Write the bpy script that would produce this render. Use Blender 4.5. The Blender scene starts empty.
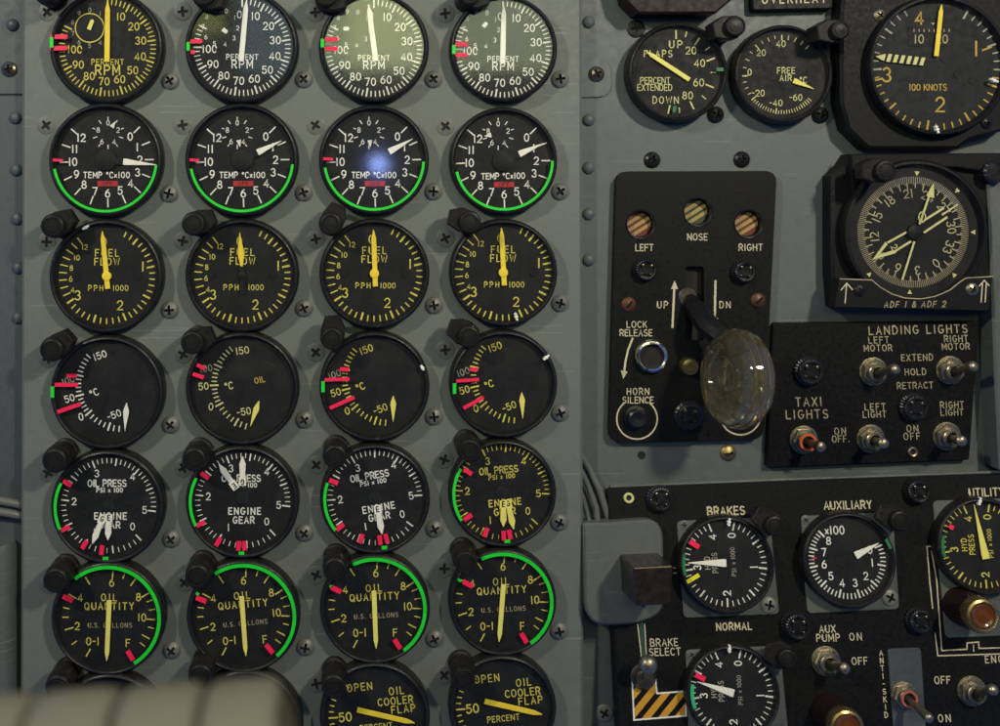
import bpy, math, random
from mathutils import Vector, Matrix
from mathutils.geometry import tessellate_polygon
random.seed(7)
R_ = math.radians
sc = bpy.context.scene
COL = sc.collection
S = 0.0005                      # metres in one drawing unit (half a millimetre)
FX, FY, D = 360.0, 190.0, 1050.0  # camera: foot point on the panel and distance
CAM = Vector((FX, -FY, D))

# ------------------------------------------------------------------ materials
def mat(name, base, rough=0.5, metal=0.0, var=0.0, vscale=60.0, bump=0.0, bscale=900.0,
        spec=0.5, wear=None, wear_amt=0.0, specks=0.0, trans=0.0, coat=0.0, dirt=None, dirt_amt=0.0, scratch=0.0):
    m = bpy.data.materials.new(name); m.use_nodes = True
    nt = m.node_tree; N = nt.nodes; L = nt.links
    b = N['Principled BSDF']
    b.inputs['Roughness'].default_value = rough
    b.inputs['Metallic'].default_value = metal
    b.inputs['Specular IOR Level'].default_value = spec
    b.inputs['Transmission Weight'].default_value = trans
    b.inputs['Coat Weight'].default_value = coat
    tc = N.new('ShaderNodeTexCoord')
    rgb = N.new('ShaderNodeRGB'); rgb.outputs[0].default_value = (*base, 1)
    cur = rgb.outputs[0]
    def mix(a, fac_socket, color, blend='MIX'):
        x = N.new('ShaderNodeMix'); x.data_type = 'RGBA'; x.blend_type = blend
        L.new(fac_socket, x.inputs[0]); L.new(a, x.inputs[6])
        if hasattr(color, 'default_value'): L.new(color, x.inputs[7])
        else: x.inputs[7].default_value = (*color, 1)
        return x.outputs[2]
    def noise(scale, detail=4, lo=0.4, hi=0.6, out=1.0, rough_=0.6):
        n = N.new('ShaderNodeTexNoise'); n.inputs['Scale'].default_value = scale
        n.inputs['Detail'].default_value = detail; n.inputs['Roughness'].default_value = rough_
        L.new(tc.outputs['Object'], n.inputs['Vector'])
        r = N.new('ShaderNodeMapRange'); r.inputs[1].default_value = lo; r.inputs[2].default_value = hi
        r.inputs[3].default_value = 0; r.inputs[4].default_value = out
        L.new(n.outputs[0], r.inputs[0]); return r.outputs[0], n.outputs[0]
    if var > 0:
        f, _ = noise(vscale, 5, 0.3, 0.7)
        dark = tuple(c * (1 - var) for c in base); light = tuple(min(1, c * (1 + var)) for c in base)
        cur = mix(mix(cur, f, light), noise(vscale * 0.37, 3, 0.45, 0.75, 0.8)[0], dark)
    if wear:
        cur = mix(cur, noise(bscale * 0.25, 6, 0.60, 0.72, wear_amt)[0], wear)
    if dirt:
        cur = mix(cur, noise(vscale * 0.6, 8, 0.52, 0.75, dirt_amt, 0.75)[0], dirt)
    for ang, thr in (((.9, .655), (-.5, .665)) if scratch > 0 else ()):
        mp = N.new('ShaderNodeMapping'); mp.inputs['Rotation'].default_value = (0, 0, ang); mp.inputs['Scale'].default_value = (9, 620, 1)
        nz = N.new('ShaderNodeTexNoise'); nz.inputs['Scale'].default_value = 1; nz.inputs['Detail'].default_value = 2
        L.new(tc.outputs['Object'], mp.inputs['Vector']); L.new(mp.outputs[0], nz.inputs['Vector'])
        r = N.new('ShaderNodeMapRange'); r.inputs[1].default_value = thr; r.inputs[2].default_value = thr + .02; r.inputs[3].default_value = 0; r.inputs[4].default_value = scratch
        L.new(nz.outputs[0], r.inputs[0]); g, _ = noise(28, 2, .52, .6, 1)
        mm = N.new('ShaderNodeMath'); mm.operation = 'MULTIPLY'; L.new(r.outputs[0], mm.inputs[0]); L.new(g, mm.inputs[1])
        cur = mix(cur, mm.outputs[0], tuple(min(1, c * 1.9 + .01) for c in base))
    if specks > 0:
        v = N.new('ShaderNodeTexVoronoi'); v.inputs['Scale'].default_value = 260
        L.new(tc.outputs['Object'], v.inputs['Vector'])
        r = N.new('ShaderNodeMapRange'); r.inputs[1].default_value = 0.05; r.inputs[2].default_value = 0.10
        r.inputs[3].default_value = specks; r.inputs[4].default_value = 0
        L.new(v.outputs['Distance'], r.inputs[0])
        g, _ = noise(35, 2, 0.5, 0.62, 1.0)
        mm = N.new('ShaderNodeMath'); mm.operation = 'MULTIPLY'
        L.new(r.outputs[0], mm.inputs[0]); L.new(g, mm.inputs[1])
        cur = mix(cur, mm.outputs[0], tuple(c * 0.2 for c in base))
    L.new(cur, b.inputs['Base Color'])
    if var > 0 or bump > 0:
        f, raw = noise(bscale * 0.3, 3, 0.3, 0.7, 1)
        r = N.new('ShaderNodeMapRange'); r.inputs[3].default_value = max(0.02, rough - 0.12); r.inputs[4].default_value = min(1, rough + 0.15)
        L.new(f, r.inputs[0]); L.new(r.outputs[0], b.inputs['Roughness'])
    if bump > 0:
        _, raw = noise(bscale, 3)
        bp = N.new('ShaderNodeBump'); bp.inputs['Strength'].default_value = bump; bp.inputs['Distance'].default_value = 0.0003
        L.new(raw, bp.inputs['Height']); L.new(bp.outputs[0], b.inputs['Normal'])
    return m

M = {}
M['grey'] = mat('grey_green_paint', (.138, .149, .129), .55, var=.12, vscale=7, bump=.05, bscale=700, specks=.75, wear=(.215, .225, .20), wear_amt=.35, dirt=(.080, .078, .055), dirt_amt=.50, scratch=.5)
M['grey2'] = mat('falloff_grey_paint', (.100, .113, .108), .50, var=.13, vscale=8, bump=.05, bscale=700, specks=.75, wear=(.165, .178, .168), wear_amt=.3, dirt=(.058, .061, .050), dirt_amt=.5, scratch=.5)  # same grey paint, its base darkened to carry the light falloff
M['strip'] = mat('shaded_side_paint', (.068, .080, .084), .5, var=.10, vscale=11, bump=.05, bscale=700, specks=.5, wear=(.12, .13, .13), wear_amt=.25, dirt=(.042, .046, .046), dirt_amt=.35)  # darker base stands in for shadow and light falloff on the strip
M['flatscrew'] = mat('flush_grey_screw', (.135, .138, .118), .5, metal=.1, var=.2, vscale=120, wear=(.22, .21, .18), wear_amt=.4, bscale=2500)
M['plate'] = mat('mid_grey_paint', (.096, .103, .090), .5, var=.13, vscale=22, bump=.06, specks=.8, wear=(.05, .05, .04), wear_amt=.55, dirt=(.055, .054, .040), dirt_amt=.6, scratch=.4)
M['black'] = mat('black_bezel_paint', (.0100, .0094, .0082), .42, var=.25, vscale=40, bump=.10, bscale=1500, wear=(.085, .072, .048), wear_amt=.50, dirt=(.024, .020, .012), dirt_amt=.50, spec=.35)
M['case'] = mat('dark_case_paint', (.0060, .0058, .0054), .55, var=.15, vscale=30, bump=.08, bscale=1700, spec=.22, wear=(.03, .027, .02), wear_amt=.25, dirt=(.012, .0105, .008), dirt_amt=.35)
M['lamp'] = mat('brown_black_lamp', (.0135, .0115, .0095), .42, var=.3, vscale=70, bump=.12, bscale=1300, spec=.2, wear=(.075, .06, .042), wear_amt=.5, dirt=(.022, .018, .012), dirt_amt=.5)
M['lampcap'] = mat('lamp_cap_black', (.011, .0102, .0092), .40, var=.3, vscale=90, spec=.22, wear=(.05, .043, .032), wear_amt=.45)
M['dial'] = mat('dial_black', (.0065, .0063, .0060), .62, var=.25, vscale=60, spec=.3)
M['dialgrey'] = mat('dial_charcoal', (.0130, .0140, .0140), .62, var=.2, vscale=60, spec=.25)
M['subdial'] = mat('subdial_black', (.005, .005, .005), .6, spec=.3, var=.1)
M['panelblack'] = mat('black_plastic_panel', (.0042, .0040, .0036), .50, var=.08, vscale=25, bump=.04, bscale=1600, spec=.22, dirt=(.0075, .0068, .005), dirt_amt=.35)
M['brakeblack'] = mat('black_brake_panel', (.0046, .0045, .0044), .52, var=.08, vscale=25, bump=.05, bscale=1600, spec=.22, dirt=(.0085, .0078, .006), dirt_amt=.4)
M['white'] = mat('white_dial_paint', (.80, .78, .67), .6, var=.12, vscale=220)
M['bright'] = mat('white_needle_paint', (.88, .84, .70), .55, var=.08, vscale=160)
M['cream'] = mat('cream_dial_paint', (.62, .58, .24), .6, var=.12, vscale=220)
M['yellow'] = mat('yellow_dial_paint', (.66, .56, .085), .6, var=.16, vscale=220)
M['olive'] = mat('faded_cream_dial_paint', (.42, .38, .20), .6, var=.15, vscale=220)
M['gold'] = mat('golden_dial_paint', (.50, .32, .045), .6, var=.15, vscale=220)
M['needley'] = mat('yellow_needle_paint', (.90, .66, .035), .55, var=.10, vscale=150)
M['needlec'] = mat('pale_needle_paint', (.86, .76, .16), .55, var=.10, vscale=150)
M['dim'] = mat('faded_marking_paint', (.34, .32, .24), .6, var=.25, vscale=220)
M['tan'] = mat('tan_lettering_paint', (.36, .30, .175), .6, var=.25, vscale=200)
M['legend'] = mat('cream_lettering_paint', (.56, .49, .31), .6, var=.2, vscale=200)
M['red'] = mat('fluorescent_red_paint', (.97, .012, .075), .5, var=.10, vscale=200, dirt=(.45, .02, .05), dirt_amt=.5)
M['flag'] = mat('red_flag_paint', (.45, .018, .022), .6, var=.2, vscale=300)
M['green'] = mat('bright_green_paint', (.012, .68, .03), .45, var=.10, vscale=120, dirt=(.02, .35, .03), dirt_amt=.5)
M['dgreen'] = mat('dark_green_paint', (.015, .16, .05), .5, var=.1, vscale=200)
M['mgreen'] = mat('mid_green_paint', (.03, .42, .16), .5, var=.1, vscale=200)
M['lineg'] = mat('green_grey_line_paint', (.020, .055, .035), .5, var=.2, vscale=150)
M['skid'] = mat('worn_blue_grey_plate', (.060, .070, .074), .45, var=.25, vscale=40, bump=.06, wear=(.12, .12, .11), wear_amt=.5, dirt=(.03, .03, .025), dirt_amt=.6)
M['yel'] = mat('pure_yellow_paint', (.85, .72, .02), .5, var=.06)
M['hazard'] = mat('hazard_amber_paint', (.58, .28, .02), .5, var=.15, vscale=60, dirt=(.22, .12, .02), dirt_amt=.5)
M['orange'] = mat('orange_ring_paint', (.75, .10, .02), .45, var=.15)
M['pink'] = mat('faded_red_ring_paint', (.40, .09, .07), .55, var=.3, vscale=150)
M['screw'] = mat('painted_screw', (.175, .170, .142), .45, metal=.15, var=.25, vscale=120, wear=(.34, .32, .26), wear_amt=.55, bscale=2500)
M['screwdark'] = mat('blackened_screw', (.020, .019, .017), .35, metal=.5, var=.3, vscale=120)
M['recess'] = mat('grime_and_hole_shade', (.008, .007, .006), .8)  # grime in screw recesses; also the painted shade of the panel opening
M['brass'] = mat('tarnished_brass', (.30, .22, .09), .36, metal=.9, var=.25, vscale=120, wear=(.12, .085, .035), wear_amt=.6)
M['nickel'] = mat('worn_nickel', (.29, .25, .165), .36, metal=.9, var=.25, vscale=110, wear=(.11, .09, .055), wear_amt=.75, bscale=2200, dirt=(.085, .068, .036), dirt_amt=.7)
M['chrome'] = mat('bright_chrome', (.70, .66, .56), .18, metal=1, var=.12, vscale=100)
M['steel'] = mat('dark_steel', (.16, .135, .10), .32, metal=.85, var=.25, vscale=90)
M['rust'] = mat('rusty_screw', (.10, .040, .016), .5, metal=.4, var=.35, vscale=150)
M['capblack'] = mat('black_lamp_cap_plastic', (.0095, .0092, .0085), .30, var=.3, vscale=80, bump=.1)
M['maroon'] = mat('dark_maroon_body', (.012, .0050, .0042), .5, var=.2, vscale=80, spec=.25)
M['amber'] = mat('amber_lens_plastic', (.17, .050, .009), .16, var=.25, vscale=120, trans=.35, coat=.25)
M['striped'] = mat('indicator_cream', (.36, .26, .085), .5, var=.15, vscale=200)  # cream dulled in colour for the shade on the sunken faces
M['stripered'] = mat('indicator_red', (.13, .016, .009), .5, var=.12)  # red darkened in colour for the same shade
M['stripegreen'] = mat('indicator_dark_green', (.035, .045, .012), .5, var=.1)
M['acrylic'] = mat('yellowed_clear_plastic', (.95, .82, .42), .05, trans=.96, coat=.5)
M['acrylicline'] = mat('brown_engraving', (.10, .06, .02), .5)
M['handle'] = mat('brown_black_handle', (.016, .011, .007), .30, var=.3, vscale=60, bump=.08, coat=.2)
M['handleedge'] = mat('worn_brown_edge', (.16, .09, .035), .4, var=.3, vscale=80)
M['grip'] = mat('ivory_plastic_grip', (.165, .150, .088), .32, var=.16, vscale=40, bump=.05, bscale=500, dirt=(.085, .074, .040), dirt_amt=.7)
M['griphub'] = mat('brassy_grip_spacer', (.22, .17, .07), .35, metal=.8, var=.2)
M['rubber'] = mat('grey_cable_rubber', (.11, .11, .095), .5, var=.25, vscale=80)

def glass_mat():
    m = bpy.data.materials.new('gauge_glass'); m.use_nodes = True
    nt = m.node_tree; N = nt.nodes; L = nt.links
    for n in list(N): N.remove(n)
    out = N.new('ShaderNodeOutputMaterial'); mx = N.new('ShaderNodeMixShader')
    tr = N.new('ShaderNodeBsdfTransparent'); gl = N.new('ShaderNodeBsdfGlossy'); gl.inputs['Roughness'].default_value = .07
    fr = N.new('ShaderNodeFresnel'); fr.inputs['IOR'].default_value = 1.5
    ge = N.new('ShaderNodeNewGeometry'); inv = N.new('ShaderNodeMath'); inv.operation = 'SUBTRACT'; inv.inputs[0].default_value = 1
    mu = N.new('ShaderNodeMath'); mu.operation = 'MULTIPLY'
    L.new(ge.outputs['Backfacing'], inv.inputs[1]); L.new(inv.outputs[0], mu.inputs[0]); L.new(fr.outputs[0], mu.inputs[1])
    L.new(mu.outputs[0], mx.inputs[0]); L.new(tr.outputs[0], mx.inputs[1]); L.new(gl.outputs[0], mx.inputs[2])
    tc = N.new('ShaderNodeTexCoord'); nz = N.new('ShaderNodeTexNoise'); nz.inputs['Scale'].default_value = 90; nz.inputs['Detail'].default_value = 8; nz.inputs['Roughness'].default_value = .7
    L.new(tc.outputs['Object'], nz.inputs['Vector'])
    r = N.new('ShaderNodeMapRange'); r.inputs[1].default_value = .42; r.inputs[2].default_value = .78; r.inputs[3].default_value = .0005; r.inputs[4].default_value = .012
    L.new(nz.outputs[0], r.inputs[0])
    df = N.new('ShaderNodeBsdfDiffuse'); df.inputs[0].default_value = (.55, .53, .46, 1); m2 = N.new('ShaderNodeMixShader')   # dust and smears on the glass
    L.new(r.outputs[0], m2.inputs[0]); L.new(mx.outputs[0], m2.inputs[1]); L.new(df.outputs[0], m2.inputs[2])
    L.new(m2.outputs[0], out.inputs[0]); return m
M['glass'] = glass_mat()

# ------------------------------------------------------------------ stroke lettering
def A(cx, cy, rx, ry, a0, a1, n=12):
    return [(cx + rx * math.cos(R_(a0 + (a1 - a0) * i / n)), cy + ry * math.sin(R_(a0 + (a1 - a0) * i / n))) for i in range(n + 1)]
G = {
 '0': (3.8, [A(1.9, 3, 1.9, 3, 90, 450, 20)]), '1': (1.5, [[(.75, 0), (.75, 6)]]),
 '2': (3.8, [A(1.9, 4.2, 1.8, 1.8, 165, -35, 10) + [(0, 0), (3.8, 0)]]),
 '3': (3.8, [A(1.8, 4.5, 1.6, 1.5, 155, -90, 10) + A(1.8, 1.5, 1.9, 1.5, 90, -155, 11)[1:]]),
 '4': (4.0, [[(2.9, 0), (2.9, 6), (0, 1.6), (4.0, 1.6)]]),
 '5': (3.8, [[(3.5, 6), (.6, 6), (.35, 3.35)] + A(1.8, 1.95, 1.95, 1.95, 128, -150, 12)]),
 '6': (3.8, [A(1.9, 1.9, 1.9, 1.9, 180, -180, 16), [(0, 1.9), (.3, 3.5), (1.2, 5), (2.7, 6)]]),
 '7': (3.8, [[(0, 6), (3.8, 6), (1.4, 0)]]),
 '8': (3.8, [A(1.9, 4.55, 1.5, 1.45, -90, 270, 14), A(1.9, 1.55, 1.9, 1.55, 90, 450, 16)]),
 '9': (3.8, [A(1.9, 4.1, 1.9, 1.9, 0, 360, 16), [(3.8, 4.1), (3.5, 2.5), (2.6, 1), (1.1, 0)]]),
 'A': (4, [[(0, 0), (2, 6), (4, 0)], [(.75, 2), (3.25, 2)]]),
 'B': (3.8, [[(0, 0), (0, 6), (2, 6)] + A(2, 4.55, 1.5, 1.45, 90, -90, 8) + [(0, 3.1)], [(2, 3.1)] + A(2, 1.55, 1.8, 1.55, 90, -90, 8) + [(0, 0)]]),
 'C': (3.8, [A(2.1, 3, 2.1, 3, 45, 315, 14)]),
 'D': (3.8, [[(0, 0), (0, 6), (1.4, 6)] + A(1.4, 3, 2.4, 3, 90, -90, 12) + [(0, 0)]]),
 'E': (3.3, [[(3.3, 6), (0, 6), (0, 0), (3.3, 0)], [(0, 3.1), (2.7, 3.1)]]),
 'F': (3.3, [[(3.3, 6), (0, 6), (0, 0)], [(0, 3.1), (2.7, 3.1)]]),
 'G': (4.1, [A(2.1, 3, 2.1, 3, 50, 340, 14) + [(4.1, 2.7), (2.5, 2.7)]]),
 'H': (3.8, [[(0, 0), (0, 6)], [(3.8, 0), (3.8, 6)], [(0, 3.1), (3.8, 3.1)]]),
 'I': (.9, [[(.45, 0), (.45, 6)]]), 'J': (3, [[(3, 6), (3, 1.6)] + A(1.5, 1.6, 1.5, 1.6, 0, -180, 8)]),
 'K': (3.8, [[(0, 0), (0, 6)], [(3.6, 6), (0, 2.2)], [(1.3, 3.5), (3.8, 0)]]),
 'L': (3.2, [[(0, 6), (0, 0), (3.2, 0)]]), 'M': (4.6, [[(0, 0), (0, 6)], [(.2, 5.8), (2.3, 1.7), (4.4, 5.8)], [(4.6, 6), (4.6, 0)]]),
 'N': (4.0, [[(0, 0), (0, 6)], [(.15, 5.8), (3.85, .2)], [(4.0, 0), (4.0, 6)]]), 'O': (4.2, [A(2.1, 3, 2.1, 3, 90, 450, 20)]),
 'P': (3.7, [[(0, 0), (0, 6), (2, 6)] + A(2, 4.4, 1.7, 1.6, 90, -90, 8) + [(0, 2.8)]]),
 'Q': (4.2, [A(2.1, 3, 2.1, 3, 90, 450, 20), [(2.5, 1.6), (4.2, -.2)]]),
 'R': (3.8, [[(0, 0), (0, 6), (2, 6)] + A(2, 4.4, 1.7, 1.6, 90, -90, 8) + [(0, 2.8)], [(1.9, 2.8), (3.8, 0)]]),
 'S': (3.7, [A(1.85, 4.5, 1.65, 1.5, 35, 270, 10) + A(1.85, 1.5, 1.8, 1.5, 90, -145, 10)[1:]]),
 'T': (3.8, [[(0, 6), (3.8, 6)], [(1.9, 6), (1.9, 0)]]),
 'U': (3.8, [[(0, 6), (0, 1.9)] + A(1.9, 1.9, 1.9, 1.9, 180, 360, 10) + [(3.8, 6)]]),
 'V': (4, [[(0, 6), (2, 0), (4, 6)]]), 'W': (5.4, [[(0, 6), (1.3, 0), (2.7, 5), (4.1, 0), (5.4, 6)]]),
 'X': (3.8, [[(0, 0), (3.8, 6)], [(0, 6), (3.8, 0)]]), 'Y': (3.8, [[(0, 6), (1.9, 3), (3.8, 6)], [(1.9, 3), (1.9, 0)]]),
 'Z': (3.8, [[(0, 6), (3.8, 6), (0, 0), (3.8, 0)]]), '-': (2.4, [[(.2, 3), (2.4, 3)]]), '.': (.4, [[(.2, 0), (.2, .5)]]),
 '&': (4, [[(4, 0), (.9, 4.2)] + A(1.7, 4.8, 1, 1.2, 200, -20, 8) + [(.6, 2.5)] + A(1.6, 1.5, 1.5, 1.5, 135, 300, 8) + [(4, 2.6)]]),
 'o': (1.8, [A(.9, 4.9, .9, .95, 90, 450, 12)]), 'x': (2.4, [[(0, .6), (2.4, 3.6)], [(0, 3.6), (2.4, .6)]]), ' ': (1.6, []),
}

class MB:
    """Collects faces in drawing units (u right, v up, d out of the panel); build() links them as ONE mesh object."""
    def __init__(s): s.v = []; s.f = []; s.m = []; s.sm = []; s.mats = []; s.k = 0
    def mi(s, m):
        if m not in s.mats: s.mats.append(m)
        return s.mats.index(m)
    def face(s, pts, m, smooth=False):
        n = len(s.v); s.v += [tuple(p) for p in pts]; s.f.append(tuple(range(n, n + len(pts)))); s.m.append(s.mi(m)); s.sm.append(smooth)
    def grid(s, rings, m, closed=True, cap0=False, cap1=False, smooth=True):
        n0 = len(s.v); k = len(rings[0])
        for r in rings: s.v += [tuple(p) for p in r]
        i_m = s.mi(m)
        for a in range(len(rings) - 1):
            for b in range(k if closed else k - 1):
                c = (b + 1) % k
                s.f.append((n0 + a * k + b, n0 + a * k + c, n0 + (a + 1) * k + c, n0 + (a + 1) * k + b)); s.m.append(i_m); s.sm.append(smooth)
        if cap0: s.f.append(tuple(n0 + b for b in reversed(range(k)))); s.m.append(i_m); s.sm.append(False)
        if cap1: s.f.append(tuple(n0 + (len(rings) - 1) * k + b for b in range(k))); s.m.append(i_m); s.sm.append(False)
    def lathe(s, prof, m, c=(0, 0), seg=48, knurl=0, kd=0, cap0=False, cap1=True, mtx=None):
        rings = []
        for r, d in prof:
            ring = []
            for i in range(seg):
                a = 2 * math.pi * i / seg
                rr = max(r, .01)
                if knurl and r > kd * 3: rr = r - (kd if (i * knurl // seg * 2 + (2 * i * knurl // seg) % 2) % 2 else 0)
                p = Vector((c[0] + rr * math.cos(a), c[1] + rr * math.sin(a), d))
                ring.append(mtx @ p if mtx else p)
            rings.append(ring)
        s.grid(rings, m, True, cap0, cap1)
    def prism(s, pts, d0, d1, m, bev=0, side=None):
        cx = sum(p[0] for p in pts) / len(pts); cy = sum(p[1] for p in pts) / len(pts)
        area = sum(pts[i][0] * pts[(i + 1) % len(pts)][1] - pts[(i + 1) % len(pts)][0] * pts[i][1] for i in range(len(pts)))
        if area < 0: pts = list(reversed(pts))
        rings = [[(x, y, d0) for x, y in pts]]
        if bev:
            rings.append([(x, y, d1 - bev) for x, y in pts]); n = len(pts); ins = []
            for i in range(n):
                p0, p, p1 = Vector(pts[i - 1]), Vector(pts[i]), Vector(pts[(i + 1) % n])
                e0 = (p - p0).normalized(); e1 = (p1 - p).normalized()
                n0 = Vector((-e0.y, e0.x)); n1 = Vector((-e1.y, e1.x)); q = n0 + n1
                q = q / max(.3, q.length_squared) * 2
                ins.append((p.x + q.x * bev, p.y + q.y * bev, d1))
            rings.append(ins)
        else: rings.append([(x, y, d1) for x, y in pts])
        s.grid(rings, m, True, True, True, smooth=False)
    def holed(s, outer, holes, d0, d1, m, inner=None):
        loops = [outer] + holes
        tris = tessellate_polygon([[Vector((x, y, 0)) for x, y in l] for l in loops])
        flat = [p for l in loops for p in l]; n = len(s.v)
        s.v += [(x, y, d1) for x, y in flat]; i_m = s.mi(m)
        for t in tris:
            a, b, c = (Vector(flat[i]) for i in t)
            t = t if (b - a).cross(c - a) > 0 else tuple(reversed(t))
            s.f.append(tuple(n + i for i in t)); s.m.append(i_m); s.sm.append(False)
        for l in loops:
            s.grid([[(x, y, d0) for x, y in l], [(x, y, d1) for x, y in l]], m, smooth=False)
    def tube(s, path, rad, m, seg=12, cap=True):
        P = [Vector(p) for p in path]; rad = rad if isinstance(rad, (list, tuple)) else [rad] * len(P)
        rings = []; up = Vector((0.13, .97, .2))
        for i, p in enumerate(P):
            t = (P[min(i + 1, len(P) - 1)] - P[max(i - 1, 0)]).normalized()
            a = t.cross(up)
            if a.length < .05: a = t.cross(Vector((1, 0, 0)))
            a.normalize(); b = a.cross(t)
            rings.append([p + (a * math.cos(2 * math.pi * k / seg) - b * math.sin(2 * math.pi * k / seg)) * rad[i] for k in range(seg)])
        s.grid(rings, m, True, cap, cap)
    def stroke(s, pts, w, d, m):
        n = len(pts)
        if n < 2: return
        s.k += 1; d = d + (s.k % 9) * .025
        P = [Vector(p) for p in pts]; closed = (P[0] - P[-1]).length < 1e-4
        if closed: P = P[:-1]; n -= 1
        L, Rr = [], []
        for i in range(n):
            a = P[i - 1] if (i or closed) else None; c = P[(i + 1) % n] if (i < n - 1 or closed) else None
            e0 = (P[i] - a).normalized() if a is not None else None; e1 = (c - P[i]).normalized() if c is not None else None
            if e0 is None: e0 = e1
            if e1 is None: e1 = e0
            q = Vector((-e0.y, e0.x)) + Vector((-e1.y, e1.x))
            if q.length < .35: q = Vector((-e0.y, e0.x)) * 1.4
            q = q * (2 / max(q.length_squared, .9)) * (w / 2)
            p = P[i]
            if a is None: p = p - e1 * w * .4
            if c is None: p = p + e0 * w * .4
            L.append((p.x + q.x, p.y + q.y, d)); Rr.append((p.x - q.x, p.y - q.y, d))
        for i in range(n if closed else n - 1):
            j = (i + 1) % n
            s.face([Rr[i], Rr[j], L[j], L[i]], m)
    def text(s, t, x, y, h, m, d, w=None, rot=0, wd=.9, gap=2.0, shear=0, align=0, fit=None):
        """letters centred at (x, y), y up; h cap height, w stroke width, wd width factor"""
        k = h / 6; w = w or h * .148
        adv = [G[c][0] for c in t]
        if fit and len(t) > 1:
            gap = min(3.4, max(1.5, (fit / (k * .9) - sum(adv)) / (len(t) - 1)))
            wd = fit / (k * (sum(adv) + gap * (len(t) - 1)))
        tot = sum(adv) + gap * (len(t) - 1)
        ca, sa = math.cos(R_(rot)), math.sin(R_(rot)); px = -tot / 2 if align == 0 else 0
        for c, a in zip(t, adv):
            for st in G[c][1]:
                q = []
                for gx, gy in st:
                    yy = (gy - 3) * k; xx = (px + gx) * k * wd + shear * yy
                    q.append((x + xx * ca - yy * sa, y + xx * sa + yy * ca))
                s.stroke(q, w, d, m)
            px += a + gap
    def build(s, name, parent=None):
        me = bpy.data.meshes.new(name)
        me.from_pydata([(x * S, y * S, z * S) for x, y, z in s.v], [], s.f)
        for m in s.mats: me.materials.append(m)
        me.polygons.foreach_set('material_index', s.m); me.polygons.foreach_set('use_smooth', s.sm)
        me.update()
        try: me.set_sharp_from_angle(angle=R_(38))
        except Exception: pass
        o = bpy.data.objects.new(name, me); COL.objects.link(o)
        if parent: o.parent = parent
        return o

# ------------------------------------------------------------------ planes and placing
def to_world(p): return Vector(((p.x - 500) * S, -p.z * S, (p.y + 363) * S))
def dir_world(v): return Vector((v.x, -v.z, v.y))
class Plane:
    def __init__(s, p0, n=(0, 0, 1), roll=0):
        s.p0 = Vector(p0); s.n = Vector(n).normalized()
        u = Vector((math.cos(R_(roll)), math.sin(R_(roll)), 0)); u = (u - s.n * u.dot(s.n)).normalized()
        s.u = u; s.v = s.n.cross(u)
    def hit(s, px, py, h=0):
        r = Vector((px, -py, 0)) - CAM; q = s.p0 + s.n * h
        t = (q - CAM).dot(s.n) / r.dot(s.n)
        return CAM + r * t
class Root:
    """A thing's frame: base point on a plane; loc() turns a point of the photograph at height h above the plane into local units."""
    def __init__(s, plane, px, py, h=0):
        s.pl = plane; s.base = plane.hit(px, py, h) - plane.n * h
    def loc(s, px, py, h=0):
        p = s.pl.hit(px, py, h) - s.base
        return (p.dot(s.pl.u), p.dot(s.pl.v))
    def matrix(s):
        u, v, n = (dir_world(a) for a in (s.pl.u, s.pl.v, s.pl.n))
        m = Matrix((u, v, n)).transposed().to_4x4(); m.translation = to_world(s.base); return m
def tag(o, label, cat, group=None):
    o['label'] = label; o['category'] = cat
    if group: o['group'] = group
def thing(name, root, label, cat, group=None):
    o = bpy.data.objects.new(name, None); o.empty_display_size = .01; COL.objects.link(o)
    o.matrix_world = root.matrix(); tag(o, label, cat, group); return o
def solo(mb, name, root, label=None, cat=None, group=None, kind=None):
    o = mb.build(name); o.matrix_world = root.matrix()
    if label: tag(o, label, cat, group)
    if kind: o['kind'] = kind
    return o
PA = Plane((0, 0, 0))                                   # engine panel
PB = Plane((0, 0, -22))                                 # rear panel
PC = Plane((800, -480, -12), (-.02, .135, 1), 1.6)      # brake panel, leaning back

def rrect(x0, y0, x1, y1, r, n=5):
    out = []
    for cx, cy, a in ((x1 - r, y1 - r, 0), (x0 + r, y1 - r, 90), (x0 + r, y0 + r, 180), (x1 - r, y0 + r, 270)):
        out += [(cx + r * math.cos(R_(a + 90 * i / n)), cy + r * math.sin(R_(a + 90 * i / n))) for i in range(n + 1)]
    return out
def rpoly(pts, r, n=4):
    """polygon with rounded corners (r one number or one per corner)"""
    out = []; N = len(pts)
    for i, p in enumerate(pts):
        p = Vector(p); a = (Vector(pts[i - 1]) - p); b = (Vector(pts[(i + 1) % N]) - p)
        rr = r[i] if isinstance(r, (list, tuple)) else r
        rr = min(rr, a.length * .48, b.length * .48)
        q0 = p + a.normalized() * rr; q1 = p + b.normalized() * rr
        for k in range(n + 1):
            t = k / n; out.append(tuple(q0 * (1 - t) ** 2 + p * 2 * t * (1 - t) + q1 * t * t))
    return out
def circ(x, y, r, n=28): return [(x + r * math.cos(2 * math.pi * i / n), y + r * math.sin(2 * math.pi * i / n)) for i in range(n)]
def pol(a, r): return (r * math.sin(R_(a)), r * math.cos(R_(a)))   # clock angle

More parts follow.
